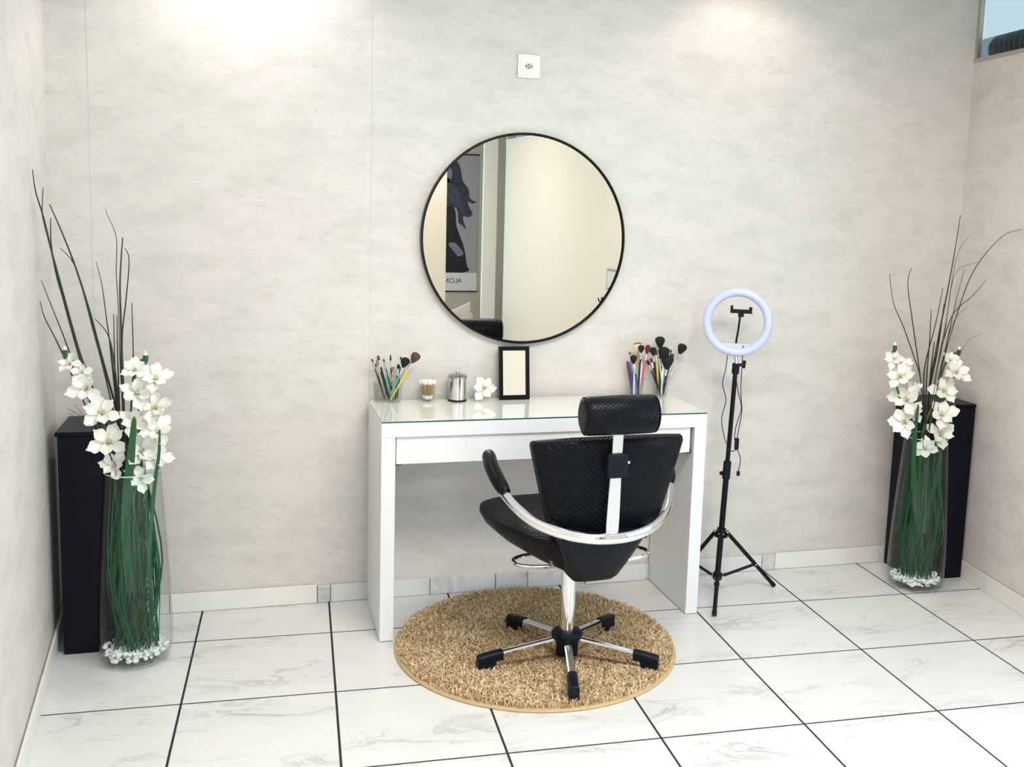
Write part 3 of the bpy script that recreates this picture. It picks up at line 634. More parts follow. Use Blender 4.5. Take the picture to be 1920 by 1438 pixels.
def vase_set(base, label, side, stems, twigs, leaves, seed):
    r = random.Random(seed); B = Vector(base)
    # vase: closed double wall
    prof = [(0.080, 0.0), (0.094, 0.004), (0.106, 0.018), (0.113, 0.05), (0.1145, 0.10), (0.1135, 0.16), (0.108, 0.28), (0.100, 0.42), (0.091, 0.56), (0.086, 0.635)]
    inner = [(x-0.0035, z) for x, z in reversed(prof[2:])]; inner[0] = (0.0825, 0.635); inner += [(0.09, 0.020), (0.04, 0.018)]
    V, F = lathe(prof+inner, 56)
    va = obj('glass_vase', (V, F), 'vase_glass', None, True); va.location = B; tag(va, label, 'vase')
    obj('rim', tube([(0.0843*math.cos(2*PI*k/64), 0.0843*math.sin(2*PI*k/64), 0.6352) for k in range(64)], 0.0019, 6, True), 'rim_highlight', va, True)  # pale opaque ring, its colour stands in for the highlight on the glass rim
    # pebbles
    Vs, Fs = [], []; g = []
    for k in range(260):
        rr = 0.094*math.sqrt(r.random()); a = r.random()*2*PI; s = r.uniform(0.006, 0.011)
        zb = 0.027+0.030*r.random()*(0.45+0.55*(rr/0.094))
        g.append(sphere((rr*math.cos(a), rr*math.sin(a), zb), s, 6, 4, (1, r.uniform(.7, 1), r.uniform(.6, .85))))
    pe = obj('white_pebbles', join(*g), 'pebble_white', None, False); pe.location = B; tag(pe, 'white pebbles at the bottom of the %s glass vase' % side, 'pebbles', None, 'stuff')
    # grass inside the vase
    g = []
    for k in range(95):
        a0, a1 = r.random()*2*PI, r.random()*2*PI; r0 = 0.075*math.sqrt(r.random()); r1 = 0.095*math.sqrt(r.random()); r2 = 0.068*math.sqrt(r.random())
        a1 = a0+r.uniform(-1.6, 1.6); a2 = a1+r.uniform(-.6, .6); ht = r.uniform(0.42, 0.66)
        P_ = smoothpath([(r0*math.cos(a0), r0*math.sin(a0), 0.05), (r1*math.cos(a1), r1*math.sin(a1), ht*0.5), (r2*math.cos(a2), r2*math.sin(a2), ht)], 5)
        g.append(ribbon(P_, [r.uniform(0.0014, 0.0028)]*(len(P_)-1)+[0.0004], (r.uniform(-.6, .6), -1, 0), 0.0007))
    gr = obj('grass_bundle', join(*g), 'grass_green', None, False); gr.location = B; tag(gr, 'bundle of long green grass blades inside the %s glass vase' % side, 'grass', None, 'stuff')
    def rim(dx, dy=0): return B+Vector((dx, dy, 0.635))
    # gladiolus stems
    for si, (lab, pts, sizes, bud, yo, facing, lv) in enumerate(stems):
        root = thing('gladiolus', lab, 'flower', B)
        wp = [PY(x, y, B.y+yo+r.uniform(-0.015, 0.015))-B for x, y in pts]
        top = PY(bud[0], bud[1], B.y+yo)-B
        axis = [Vector((0.02*(1 if wp[-1].x > 0 else -1), 0.01, 0.05)), Vector((max(-.06, min(.06, wp[-1].x)), yo*0.4, 0.56))]
        n = len(wp); srt = sorted(wp, key=lambda q: q.z)
        lo, hi = srt[0], srt[-1]
        axis += [Vector((max(-.07, min(.07, lo.x)) if lo.z < 0.66 else lo.x*0.8, yo+0.02, max(lo.z, 0.66))), (lo+hi)/2+Vector((0, 0.025, 0.02)), hi+Vector((0, 0.02, 0)), top]
        obj('stem', tube(smoothpath(axis, 5), 0.0040, 7), 'stem_green', root, True)
        for q, s in zip(wp, sizes):
            dr = (Vector(CAM)-B).normalized(); dr = (dr+Vector((facing[0]+r.uniform(-.35, .35), r.uniform(-.2, .2), facing[1]+r.uniform(-.25, .3)))).normalized()
            blossom(root, q, dr, s, r)
        dr = Vector((r.uniform(-.2, .2), -.1, 1)).normalized()
        obj('bud', join(*[xform(sphere((0, 0, 0), 0.0065, 8, 6, (1, 1, 2.0)), Matrix.Translation(top+Vector((0, 0, 0.010))))]), 'petal_white', root, True)
        obj('bud_sheath', xform(lathe([(0.003, -0.018), (0.008, -0.006), (0.0085, 0.004), (0.006, 0.012)], 8), Matrix.Translation(top)), 'leaf_green', root, True)
        for (pp, wd, yl) in lv:
            base_ = [PY(x, y, B.y+yl)-B for x, y in pp]
            base_ = [PY(x, y, B.y+yl-(0.28*max(0, q.z-0.60) if q.z > 0.60 else 0.03*(q.z-0.60)))-B for (x, y), q in zip(pp, base_)]
            P_ = smoothpath(base_, 6); m = len(P_)
            obj('leaf', ribbon(P_, [wd*(0.25+0.75*math.sin(PI*min(1, 0.15+0.85*i/(m-1)))**0.6) if i < m-1 else 0.0006 for i in range(m)], (0.25, -1, 0)), 'leaf_green', root, True)
    # twigs
    for k, (pp, rad, mat, lab) in enumerate(twigs):
        dy = r.uniform(-0.035, 0.045); P_ = []
        for i, (x, y) in enumerate(pp):
            q = PY(x, y, B.y+dy+0.0)-B
            if side == 'left':
                lim = wl(-(B.y+q.y))+0.012-B.x
                if q.x < lim:      # lean forward so that the tip stays clear of the wall
                    for st_ in range(60):
                        q = PY(x, y, B.y+dy-0.02*st_)-B
                        if q.x > wl(-(B.y+q.y))+0.012-B.x: break
            else:
                for st_ in range(60):
                    q = PY(x, y, B.y+dy-0.02*st_)-B
                    if q.x < wr(-(B.y+q.y))-0.012-B.x: break
            P_.append(q)
        ex = max(-0.05, min(0.05, P_[-1].x))
        P_ += [Vector((ex*0.9, dy*0.6, 0.60)), Vector((r.uniform(-.05, .05), r.uniform(-.05, .05), 0.06))] if P_[-1].z > 0.66 else [Vector((r.uniform(-.04, .04), r.uniform(-.04, .04), 0.06))]
        S = smoothpath(P_, 5); m = len(S)
        o = obj('twig', tube(S, [rad*(0.45+0.55*min(1, i/(m*0.35))) for i in range(m)], 6), mat, None, True); o.location = B
        tag(o, lab, 'twig', 'thin twigs in the %s vase' % side)

LB = (0.285, -0.372, 0.0005)
def tw(lst): return lst
Ltw = 'tall thin dark twig rising from the left glass vase'
left_twigs = [([(61, 318), (67, 360), (82, 409), (100, 485), (120, 565), (147, 663), (178, 770), (205, 860)], 0.0030), ([(81, 351), (79, 396), (85, 427), (102, 490), (124, 570), (151, 670), (190, 800)], 0.0024),
    ([(93, 383), (118, 440), (142, 502), (165, 574), (182, 636), (200, 703), (218, 770), (228, 850)], 0.0034), ([(113, 465), (138, 494), (156, 547), (175, 620), (196, 700), (222, 820)], 0.0022),
    ([(95, 409), (96, 458), (107, 520), (129, 591), (153, 672), (190, 770), (215, 850)], 0.0030), ([(75, 565), (84, 596), (102, 631), (118, 665), (160, 760), (205, 860)], 0.0022),
    ([(77, 525), (93, 565), (116, 622), (133, 667), (180, 780), (215, 860)], 0.0020), ([(198, 391), (202, 405), (218, 445), (218, 511), (222, 580), (226, 700), (236, 820)], 0.0014),
    ([(230, 445), (225, 529), (227, 618), (229, 725), (234, 814), (238, 870)], 0.0036), ([(234, 465), (242, 489), (236, 565), (229, 636), (232, 760), (240, 860)], 0.0022),
    ([(180, 491), (191, 534), (200, 600), (211, 680), (225, 800)], 0.0018), ([(247, 567), (250, 680), (246, 760), (244, 860)], 0.0026), ([(213, 589), (216, 703), (222, 800), (232, 870)], 0.0026),
    ([(219, 591), (221, 680), (226, 800), (236, 870)], 0.0026), ([(178, 598), (202, 627), (214, 680), (226, 800)], 0.0022), ([(227, 610), (230, 700), (233, 800), (238, 880)], 0.0040),
    ([(205, 640), (212, 700), (222, 790), (234, 870)], 0.0028), ([(130, 775), (150, 790), (175, 805), (205, 850)], 0.0012), ([(125, 765), (148, 778), (180, 800), (212, 860)], 0.0012), ([(140, 757), (160, 785), (190, 830), (215, 870)], 0.0011)]
LTL = ['tallest twig in the left vase, its tip touching the left wall', 'forked thin twig just right of the tallest one in the left vase', 'thick dark twig leaning left with blunt tip in the left vase', 'thin side twig branching beside the thick leaning one in the left vase',
       'second dark twig leaning left along the wall corner in the left vase', 'lowest left leaning twig with a short crooked tip in the left vase', 'thin left leaning twig above the lowest one in the left vase', 'hair thin curled twig rising highest in the middle of the left vase',
       'thick upright dark twig with blunt tip in the left vase', 'twig with a hooked tip right of the thick upright one in the left vase', 'thin twig in the gap between leaning and upright ones of the left vase', 'rightmost short upright twig in the left vase']
left_twigs = [(a, b_, 'twig_dark' if b_ > 0.0015 else 'twig_brown', LTL[k] if k < len(LTL) else ('short upright twig in the thick middle of the left vase' if k < 17 else 'fine brown twig drooping over the left column top')) for k, (a, b_) in enumerate(left_twigs)]
Rtw = 'tall thin twig rising from the right glass vase'
right_twigs = [([(1801, 403), (1789, 478), (1775, 554), (1759, 635), (1743, 727), (1738, 800)], 0.0030), ([(1917, 430), (1884, 440), (1846, 478), (1819, 521), (1797, 581), (1770, 673), (1745, 790)], 0.0020),
    ([(1850, 524), (1824, 554), (1789, 586), (1770, 635), (1754, 705), (1742, 800)], 0.0022), ([(1668, 513), (1675, 567), (1694, 613), (1713, 667), (1726, 711), (1735, 800)], 0.0024),
    ([(1709, 502), (1702, 532), (1710, 597), (1724, 695), (1736, 800)], 0.0024), ([(1768, 540), (1754, 608), (1737, 673), (1732, 716), (1735, 800)], 0.0028), ([(1746, 580), (1743, 640), (1737, 716), (1736, 800)], 0.0030),
    ([(1817, 442), (1797, 472), (1786, 521), (1775, 597), (1755, 700), (1742, 800)], 0.0016), ([(1808, 505), (1794, 559), (1778, 629), (1762, 705), (1746, 800)], 0.0020), ([(1835, 491), (1797, 505), (1783, 543), (1772, 620), (1750, 740), (1742, 800)], 0.0013),
    ([(1770, 570), (1759, 651), (1743, 732), (1738, 810)], 0.0034), ([(1752, 640), (1745, 700), (1738, 800)], 0.0040), ([(1815, 575), (1790, 600), (1768, 670), (1748, 770)], 0.0013), ([(1842, 625), (1815, 640), (1785, 690), (1755, 780)], 0.0010), ([(1785, 600), (1772, 660), (1756, 730), (1744, 800)], 0.0024)]
RTL = ['tallest straight dark twig in the right vase', 'long twig arching far right towards the wall from the right vase', 'twig bending right halfway up from the right vase', 'leftmost kinked dark twig in the right vase', 'second twig from the left in the right vase, tip hooked right',
       'dark middle twig ending below the tallest one in the right vase', 'short upright twig left of centre in the right vase', 'thin brown twig curving right just behind the tallest one in the right vase', 'thin brown twig reaching up right of centre in the right vase', 'fine twig with a sideways tip near the tallest one in the right vase']
right_twigs = [(a, b_, 'twig_dark' if b_ > 0.0021 else 'twig_brown', RTL[k] if k < len(RTL) else ('short dark twig in the thick middle of the right vase' if b_ > 0.0021 else 'fine short twig drooping right from the right vase')) for k, (a, b_) in enumerate(right_twigs)]
vase_set(LB, 'tall clear glass vase on the floor in front of the left column', 'left', [
    ('white gladiolus leaning left in the left glass vase', [(131, 684), (154, 699), (163, 729), (191, 776), (204, 830), (215, 876)], [0.62, 0.55, 0.92, 1.0, 1.02, 0.85], (122, 662), -0.03, (-0.25, 0.15), [([(243, 1110), (236, 1010), (238, 930), (246, 850), (252, 780)], 0.0145, -0.062)]),
    ('white gladiolus on the right side of the left glass vase', [(252, 695), (291, 712), (257, 740), (291, 767), (250, 795), (296, 812), (264, 848), (292, 858), (264, 897)], [0.68, 0.92, 0.95, 0.95, 0.85, 0.95, 0.95, 0.90, 0.85], (273, 672), -0.03, (0.15, 0.1), [([(276, 1080), (284, 980), (290, 910), (298, 850), (299, 805)], 0.0060, -0.050)])], left_twigs, None, 11)
RB = (3.305, -0.352, 0.0005)
RB = tuple(PZ(1714, 1098))[:2]+(0.0005,)
vase_set(RB, 'tall clear glass vase on the floor in front of the right column', 'right', [
    ('white gladiolus leaning left in the right glass vase', [(1677, 674), (1698, 686), (1688, 707), (1716, 728), (1701, 751), (1697, 792), (1712, 775)], [0.66, 0.6, 1.05, 0.6, 1.15, 1.05, 0.85], (1678, 652), -0.03, (-0.3, 0.15), [([(1724, 1000), (1716, 940), (1713, 880), (1716, 810), (1722, 757)], 0.0150, -0.062)]),
    ('white gladiolus leaning right in the right glass vase', [(1781, 677), (1792, 700), (1769, 735), (1764, 779), (1762, 817), (1736, 843)], [0.60, 1.0, 1.05, 1.1, 1.05, 0.9], (1798, 660), -0.03, (0.15, 0.1), [([(1732, 1000), (1742, 950), (1752, 910), (1761, 870), (1766, 832)], 0.0150, -0.050)])], right_twigs, None, 23)

# ------------------------------------------------------------------ things on the desk
def tumbler(px, py, y, r0, r1, h, label):
    b = PZ(px, py, TZ); 
    if y is not None: b = PY(px, py, y)
    b.z = TZ
    prof = [(r0-0.003, 0), (r0, 0.002), (r1, h)]; inner = [(r1-0.0018, h), (r0-0.0025, 0.007), (0.004, 0.0065)]
    o = obj('drinking_glass', lathe(prof+inner, 36), 'cup_glass', None, True); o.location = b; tag(o, label, 'glass', 'glasses holding brushes'); return b
def brush(tip, base, kind, size, bm, fm, hm, label, group):
    tip, base = Vector(tip), Vector(base); ax = tip-base; L = ax.length; q = ax.to_track_quat('Z', 'Y').to_matrix().to_4x4()
    t = thing('makeup_brush', label, 'brush', base, 0, group); t.rotation_mode = 'QUATERNION'; t.rotation_quaternion = ax.to_track_quat('Z', 'Y')
    hl = {'big': 0.040, 'mid': 0.022, 'small': 0.012, 'fan': 0.030, 'spool': 0.024, 'stick': 0.0}[kind]*1.0*size; fl_ = 0.0 if kind == 'stick' else 0.026; hr_ = 0.0034*(0.8+0.3*size)
    if kind in ('small', 'spool'): hr_ = 0.0024
    top = L-hl-fl_
    obj('handle', lathe([(hr_*0.6, 0), (hr_*0.9, 0.006), (hr_*1.05, top*0.6), (hr_*0.9, top)], 10), hm, t, True)
    if kind == 'stick': return
    obj('ferrule', lathe([(hr_*0.92, top+0.0002), (hr_*1.08, top+0.003), (hr_*1.25, top+fl_)], 12), fm, t, True)
    z0 = top+fl_
    if kind == 'big': R = 0.0172*size; pf = [(hr_*1.15, z0+.0002), (R*0.62, z0+hl*.25), (R*0.95, z0+hl*.55), (R, z0+hl*.72), (R*.85, z0+hl*.88), (R*.45, z0+hl*.98), (R*.05, z0+hl)]
    elif kind == 'mid': R = 0.0062*size; pf = [(hr_*1.15, z0+.0002), (R, z0+hl*.5), (R*.85, z0+hl*.85), (R*.1, z0+hl)]
    elif kind == 'small': R = 0.0034*size; pf = [(hr_*1.1, z0+.0002), (R, z0+hl*.5), (R*.7, z0+hl*.85), (R*.1, z0+hl)]
    elif kind == 'spool': R = 0.0042; pf = [(0.001, z0+.0002)]+[(R*(1 if k % 2 else .65)*(1-.4*k/10), z0+hl*(k+1)/12) for k in range(11)]
    if kind == 'fan':
        R = 0.017*size; V, F = [], []
        rings = []
        for v in (0, .3, .6, .85, 1):
            w = hr_+(R-hr_)*v; rings.append([(0.0022*math.cos(a)*(1-.5*v), w*math.sin(a), z0+hl*v*(1-.18*v*math.sin(a)**2)) for a in [2*PI*k/16 for k in range(16)]])
        br = obj('bristles', loft(rings), bm, t, True)
        rings = [[(0.0018*math.cos(a), w*math.sin(a), z0+hl*v*(1-.18*math.sin(a)**2)) for a in [2*PI*k/16 for k in range(16)]] for v, w in ((1.005, R), (1.12, R*1.04))]
        obj('bristle_tips', loft(rings), 'b_brown', br, True)
    else: obj('bristles', lathe(pf, 14), bm, t, True)
def dz(px, py, y): return PY(px, py, y)
Lz = lambda x, y: (660+x/5.136, 600+y/5.136)
Rz = lambda x, y: (1080+x/5.531, 600+y/5.531)
def place(tipxy, y_tip, basexy, gl, rad): # base stands on the glass bottom
    tip = PY(*tipxy, y_tip); bq = PY(*basexy, gl.y); bx_ = max(-rad, min(rad, bq.x-gl.x)); return tip, Vector((gl.x+bx_, gl.y+rnd.uniform(-.012, .012), TZ+0.0085))
YD = -0.060
g1 = tumbler(737.5, 753, None, 0.0285, 0.0325, 0.086, 'clear glass of makeup brushes at the left end of the desk, front one')
g2 = tumbler(719, 750, -0.052, 0.022, 0.025, 0.075, 'clear glass partly hidden behind the left brush glass')
if (g2.xy-g1.xy).length < 0.060: g2.x = g1.x-0.050; g2.y = -0.058
bpy.data.objects['drinking_glass.001'].location = g2
GL = 'brushes in the left glasses'
for tx, bs, kind, size, bm, fm, hm, lab, gg in [
    ((190, 372), (330, 720), 'small', 1.1, 'b_brown', 'f_rose', 'h_black', 'thin brown tipped eye brush leaning furthest left on the desk', g2),
    ((248, 340), (360, 740), 'mid', 0.85, 'b_brown', 'f_silver', 'h_black', 'dark brown eyeshadow brush with pale silver neck in the left glass', g1),
    ((240, 378), (355, 720), 'mid', 1.0, 'b_tan', 'f_silver', 'h_brown', 'fluffy tan eyeshadow brush in the left glass', g1),
    ((303, 372), (400, 720), 'small', 1.1, 'b_brown', 'f_gold', 'h_black', 'thin eye brush with gold neck in the left glass', g1),
    ((370, 330), (385, 720), 'spool', 1.0, 'b_black', 'f_silver', 'h_black', 'black spiral lash brush standing upright in the left glass', g1),
    ((226, 418), (345, 730), 'small', 1.1, 'b_brown', 'f_rose', 'h_brown', 'short brown tipped lip brush in the left glass', g2),
    ((400, 445), (340, 720), 'mid', 0.9, 'b_tan', 'f_gold', 'h_wood', 'tan brush with wooden handle leaning right in the left glass', g1),
    ((447, 425), (415, 720), 'mid', 0.8, 'b_black', 'f_silver', 'h_black', 'short black brush in the left glass', g1),
    ((472, 352), (440, 720), 'small', 0.9, 'b_black', 'f_silver', 'h_black', 'very thin black liner brush in the left glass', g1),
    ((530, 365), (345, 720), 'big', 0.98, 'b_black', 'f_silver', 'h_teal', 'fluffy black powder brush with teal handle in the left glass', g1),
    ((632, 318), (365, 742), 'big', 1.05, 'b_brown', 'f_silver', 'h_yellow', 'fluffy brown powder brush with yellow handle in the left glass', g1),
    ((328, 505), (335, 720), 'stick', 1.0, '', '', 'h_teal', 'plain teal stick in the left glass', g1)]:
    yt = -0.055 if kind != 'big' else -0.075
    tip, base = place(Lz(*tx), yt-rnd.uniform(0, .02), Lz(*bs), gg, 0.018)
    brush(tip, base, kind, size, bm, fm, hm, lab, GL)
g3 = tumbler(1192, 741, -0.060, 0.0265, 0.030, 0.082, 'clear glass of makeup brushes behind the chair headrest')
g4 = tumbler(1237, 745, -0.060, 0.0270, 0.0305, 0.086, 'clear glass of makeup brushes at the right end of the desk')
for g_, nm in ((g3, 'drinking_glass.002'), (g4, 'drinking_glass.003')):
    g_.y = -0.062; bpy.data.objects[nm].location = g_
GR = 'brushes in the right glasses'
for tx, bs, kind, size, bm, fm, hm, lab, gg in [
    ((558, 328), (560, 720), 'small', 1.1, 'b_brown', 'f_silver', 'h_blue', 'tiny tipped brush with blue handle at the far left of the right glasses', g3),
    ((597, 365), (600, 720), 'big', 0.85, 'b_black', 'f_silver', 'h_black', 'short fluffy black brush in the glass behind the headrest', g3),
    ((525, 425), (545, 720), 'stick', 0.8, '', '', 'h_red', 'thin red stick at the left rim of the glass behind the headrest', g3),
    ((545, 430), (552, 720), 'stick', 0.8, '', '', 'h_blue', 'thin blue stick at the left rim of the glass behind the headrest', g3),
    ((605, 455), (590, 730), 'mid', 0.9, 'b_cream', 'f_silver', 'h_white', 'white brush with silver neck in the glass behind the headrest', g3),
    ((638, 242), (670, 740), 'fan', 0.95, 'b_cream', 'f_gold', 'h_wood', 'cream fan brush with dark tip in the glass behind the headrest', g3),
    ((680, 262), (640, 730), 'big', 0.75, 'b_black', 'f_silver', 'h_black', 'narrow black brush beside the cream fan brush', g3),
    ((677, 440), (680, 735), 'stick', 1.3, '', '', 'h_white', 'white stick in the glass behind the headrest', g3),
    ((620, 560), (645, 735), 'stick', 1.4, '', '', 'h_blue', 'thick blue stick in the glass behind the headrest', g3),
    ((752, 255), (690, 720), 'mid', 1.7, 'b_red', 'f_silver', 'h_pink', 'dark red angled brush with pink handle in the glass behind the headrest', g3),
    ((872, 172), (870, 730), 'big', 1.15, 'b_black', 'f_silver', 'h_black', 'tallest black powder brush, standing upright in the right end glass', g4),
    ((795, 285), (860, 730), 'big', 0.85, 'b_black', 'f_silver', 'h_black', 'black brush leaning left in the right end glass', g4),
    ((915, 280), (880, 730), 'big', 1.35, 'b_black', 'f_silver', 'h_white', 'large round black brush with white handle in the right end glass', g4),
    ((955, 365), (900, 720), 'big', 1.45, 'b_black', 'f_silver', 'h_black', 'broad low black brush at the front of the right end glass', g4),
    ((1003, 345), (895, 730), 'mid', 1.5, 'b_brown', 'f_silver', 'h_black', 'brown brush leaning right in the right end glass', g4),
    ((988, 305), (900, 730), 'small', 1.2, 'b_brown', 'f_silver', 'h_black', 'tiny tipped brush leaning right in the right end glass', g4),
    ((1118, 248), (905, 720), 'big', 1.10, 'b_black', 'f_silver', 'f_silver', 'black powder brush with silver handle leaning furthest right', g4),
    ((740, 420), (880, 730), 'mid', 0.9, 'b_black', 'f_rose', 'h_black', 'thin black brush with pinkish neck leaning left in the right end glass', g4),
    ((775, 395), (870, 730), 'mid', 0.8, 'b_red', 'f_silver', 'h_black', 'thin dark red brush leaning left in the right end glass', g4),
    ((830, 310), (860, 730), 'mid', 0.9, 'b_brown', 'f_silver', 'h_yellow', 'slim brown brush with yellow handle in the right end glass', g4),
    ((865, 400), (900, 730), 'stick', 1.1, '', '', 'f_silver', 'silver stick in the right end glass', g4),
    ((905, 350), (885, 735), 'mid', 1.2, 'b_black', 'f_silver', 'h_black', 'mid sized black brush in the middle of the right end glass', g4)]:
    tip, base = place(Rz(*tx), -0.062-rnd.uniform(0, .03), Rz(*bs), gg, 0.016)
    brush(tip, base, kind, size, bm, fm, hm, lab, GR)
# cotton swabs in a small flared glass
gs = PZ(800, 749, TZ); gs.y = min(gs.y, -0.058); gs.z = TZ
o = obj('swab_glass', lathe([(0.020, 0), (0.0225, 0.002), (0.031, 0.050), (0.0292, 0.050), (0.0207, 0.006), (0.004, 0.0055)], 32), 'cup_glass', None, True); o.location = gs; tag(o, 'small flared glass full of cotton swabs on the desk', 'glass')
sw = mesh('swab', *lathe([(0.0011, 0), (0.0011, 0.066)], 6)); sw.materials.append(MATS['swab_paper'])
ct = mesh('cotton_tip', *lathe([(0.0009, -0.002), (0.0026, 0.002), (0.0029, 0.007), (0.0022, 0.0115), (0.0006, 0.0135)], 8), smooth=True); ct.materials.append(MATS['cotton'])
for k in range(46):
    a = k*2.39996; rr = math.sqrt((k+0.5)/46); b0 = gs+Vector((0.0155*rr*math.cos(a), 0.0155*rr*math.sin(a), 0.0085)); t1 = gs+Vector((0.0295*rr*math.cos(a)+rnd.uniform(-.002, .002), 0.0295*rr*math.sin(a), 0.072))
    e = thing('cotton_swab', 'cotton swab with brown paper stick in the small glass', 'cotton swab', b0, 0, 'cotton swabs in the small glass')
    e.rotation_mode = 'QUATERNION'; e.rotation_quaternion = (t1-b0).to_track_quat('Z', 'Y')
    link('stick', sw, None, e); c1 = link('cotton_tip', ct, None, e); c1.location = (0, 0, 0.058); c2 = link('cotton_tip', ct, None, e); c2.rotation_euler = (PI, 0, 0); c2.location = (0, 0, 0.012)
# metal canister
cp = PZ(857, 751, TZ); cp.y = min(cp.y, -0.06); cp.z = TZ
can = thing('metal_canister', 'brushed steel canister with a knobbed lid on the desk', 'canister', cp)
obj('base_ring', lathe([(0.034, 0), (0.0355, 0.001), (0.0355, 0.006), (0.034, 0.007)], 40), 'glossy_black', can, True)
obj('body', lathe([(0.0325, 0.0072), (0.0325, 0.088)], 48), 'steel', can, True)
lid = obj('lid', lathe([(0.0345, 0.0882), (0.035, 0.090), (0.035, 0.096), (0.028, 0.1005), (0.012, 0.1035), (0.003, 0.104)], 40), 'dark_steel', can, True)
obj('knob', join(sphere((0, 0, 0.1135), 0.0088, 14, 9), cyl((0, 0, 0.103), (0, 0, 0.107), 0.004, 10)), 'chrome', lid, True)
# silk blossom lying on the desk
fp = PZ(905, 749, TZ); fp.y = min(fp.y, -0.075)
fb = thing('silk_blossom', 'single white silk gladiolus blossom lying on the desk', 'flower', (fp.x, fp.y, TZ))
rr_ = random.Random(5); blossom(fb, Vector((0, 0, 0.047)), Vector((-0.1, -1, 0.25)), 0.82, rr_)
# framed table mirror leaning on the wall
fa = PZ(936, 750, TZ); fb_ = PZ(992, 748, TZ); wid = fb_.x-fa.x
tm = thing('table_mirror', 'small rectangular tabletop mirror in a thick black frame', 'mirror', ((fa.x+fb_.x)/2, min((fa.y+fb_.y)/2, -0.062), TZ+0.0012), 0.02)
tm.rotation_euler = (math.radians(-8), 0, 0.02)
hw_, hh = wid/2, 0.202
obj('frame', join(boxg(-hw_, -hw_+0.015, -0.007, 0.007, 0, hh), boxg(hw_-0.015, hw_, -0.007, 0.007, 0, hh), boxg(-hw_+0.015, hw_-0.015, -0.007, 0.007, 0, 0.016), boxg(-hw_+0.015, hw_-0.015, -0.007, 0.007, hh-0.016, hh)), 'glossy_black', tm)
box('mirror_glass', -hw_+0.0151, hw_-0.0151, -0.003, 0.003, 0.0161, hh-0.0161, 'mirror_glass', tm)

# ------------------------------------------------------------------ things seen only in the round mirror and through the high strip window
def MRAY(px, py, y):   # where the line of sight lands after the round mirror (hung 0.27 degrees off plumb)
    d = ray(px, py); s = -CAM[1]/d[1]; P_ = CAM+s*d; n = np.array([0, -math.cos(0.0047), math.sin(0.0047)]); d = d-2*n*(d@n); return Vector(P_+d*(y/d[1]))
p1 = MRAY(835, 450, -5.5)
struct(box('trim_1', p1.x-0.45, p1.x, -5.7, -5.5, 0.0, ZC, 'cream_paint'), 'cream pillar seen at the left of the round mirror')
a_, b_ = MRAY(905, 400, -6.4), MRAY(930, 400, -6.4)
struct(box('trim_2', a_.x, b_.x, -6.46, -6.4, 0, ZC, 'socket_plastic'), 'pale door post seen in the round mirror')
tl = MRAY(898, 292, YB+0.02); br_ = MRAY(898, 545, YB+0.02); st_ = MRAY(870, 511, YB+0.02)
pos = thing('wall_poster', 'tall poster of a long haired model in black seen in the round mirror', 'poster', (tl.x, YB+0.004, br_.z))
PW, PHt = 1.02, tl.z-br_.z; sh = st_.z-br_.z
box('print_sheet', -PW, 0, -0.002, 0.004, sh, PHt, 'poster_grey', pos); box('caption_strip', -PW, 0, -0.002, 0.005, 0, sh-0.001, 'poster_white', pos)
for z in (-0.012, PHt+0.001): box('poster_rail', -PW-0.005, 0.005, -0.003, 0.012, z, z+0.011, 'black_plastic', pos)
def flat(name, pxs, mat, off):
    pts_ = []
    sm = smoothpath([(x, y, 0) for x, y in pxs], 4, True)
    for x, y, _z in sm:
        q = MRAY(x, y, YB+0.02); pts_.append((q.x-tl.x, q.z-br_.z))
    V = [(x, 0.0042+off, z) for x, z in pts_]+[(x, 0.0047+off, z) for x, z in pts_]; n = len(pts_)
    F = [tuple(range(n)), tuple(reversed(range(n, 2*n)))]+[(i, (i+1) % n, n+(i+1) % n, n+i) for i in range(n)]
    obj(name, (V, F), mat, pos)
MZ = lambda x, y: (760+x/3.268, 220+y/3.268)
flat('printed_dress', [MZ(*q) for q in [(150, 945), (372, 945), (372, 900), (358, 800), (330, 720), (310, 660), (300, 560), (240, 520), (170, 560)]], 'poster_black', 0.0)
flat('printed_hair', [MZ(*q) for q in [(200, 250), (300, 262), (335, 310), (350, 390), (385, 440), (392, 490), (415, 512), (438, 520), (405, 528), (380, 515), (388, 545), (408, 590), (385, 612), (352, 606), (358, 650), (370, 688), (345, 662), (322, 640), (312, 560), (250, 540), (180, 520), (160, 350)]], 'poster_hair', 0.0006)
for k_ in range(7):
    o_ = k_*14
    flat('printed_strand', [MZ(*q) for q in [(225+o_*0.6, 330+k_*9), (255+o_*0.8, 400+k_*12), (250+o_, 470+k_*12), (285+o_*0.9, 530+k_*8), (291+o_*0.9, 528+k_*8), (257+o_, 468+k_*12), (262+o_*0.8, 398+k_*12)]], 'poster_strand', 0.0012)
flat('printed_face', [MZ(*q) for q in [(215, 290), (270, 300), (285, 350), (265, 400), (220, 395)]], 'poster_skin', 0.0012)
flat('printed_hand', [MZ(*q) for q in [(262, 775), (300, 768), (345, 815), (350, 840), (320, 850), (290, 815)]], 'poster_skin', 0.0012)
tx = bpy.data.curves.new('caption_text', 'FONT'); tx.body = 'ALCINA'; tx.size = 0.072; tx.align_x = 'LEFT'; tx.extrude = 0.0005
tmp = bpy.data.objects.new('tmp_text', tx); COL.objects.link(tmp); bpy.context.view_layer.update()
tme = bpy.data.meshes.new_from_object(tmp.evaluated_get(bpy.context.evaluated_depsgraph_get())); bpy.data.objects.remove(tmp)
tme.materials.clear(); txo = link('caption_text', tme, 'poster_black', pos)
q = MRAY(865, 530, YB+0.02); txo.rotation_euler = (PI/2, 0, PI); txo.location = (q.x-tl.x, 0.0062, q.z-br_.z)
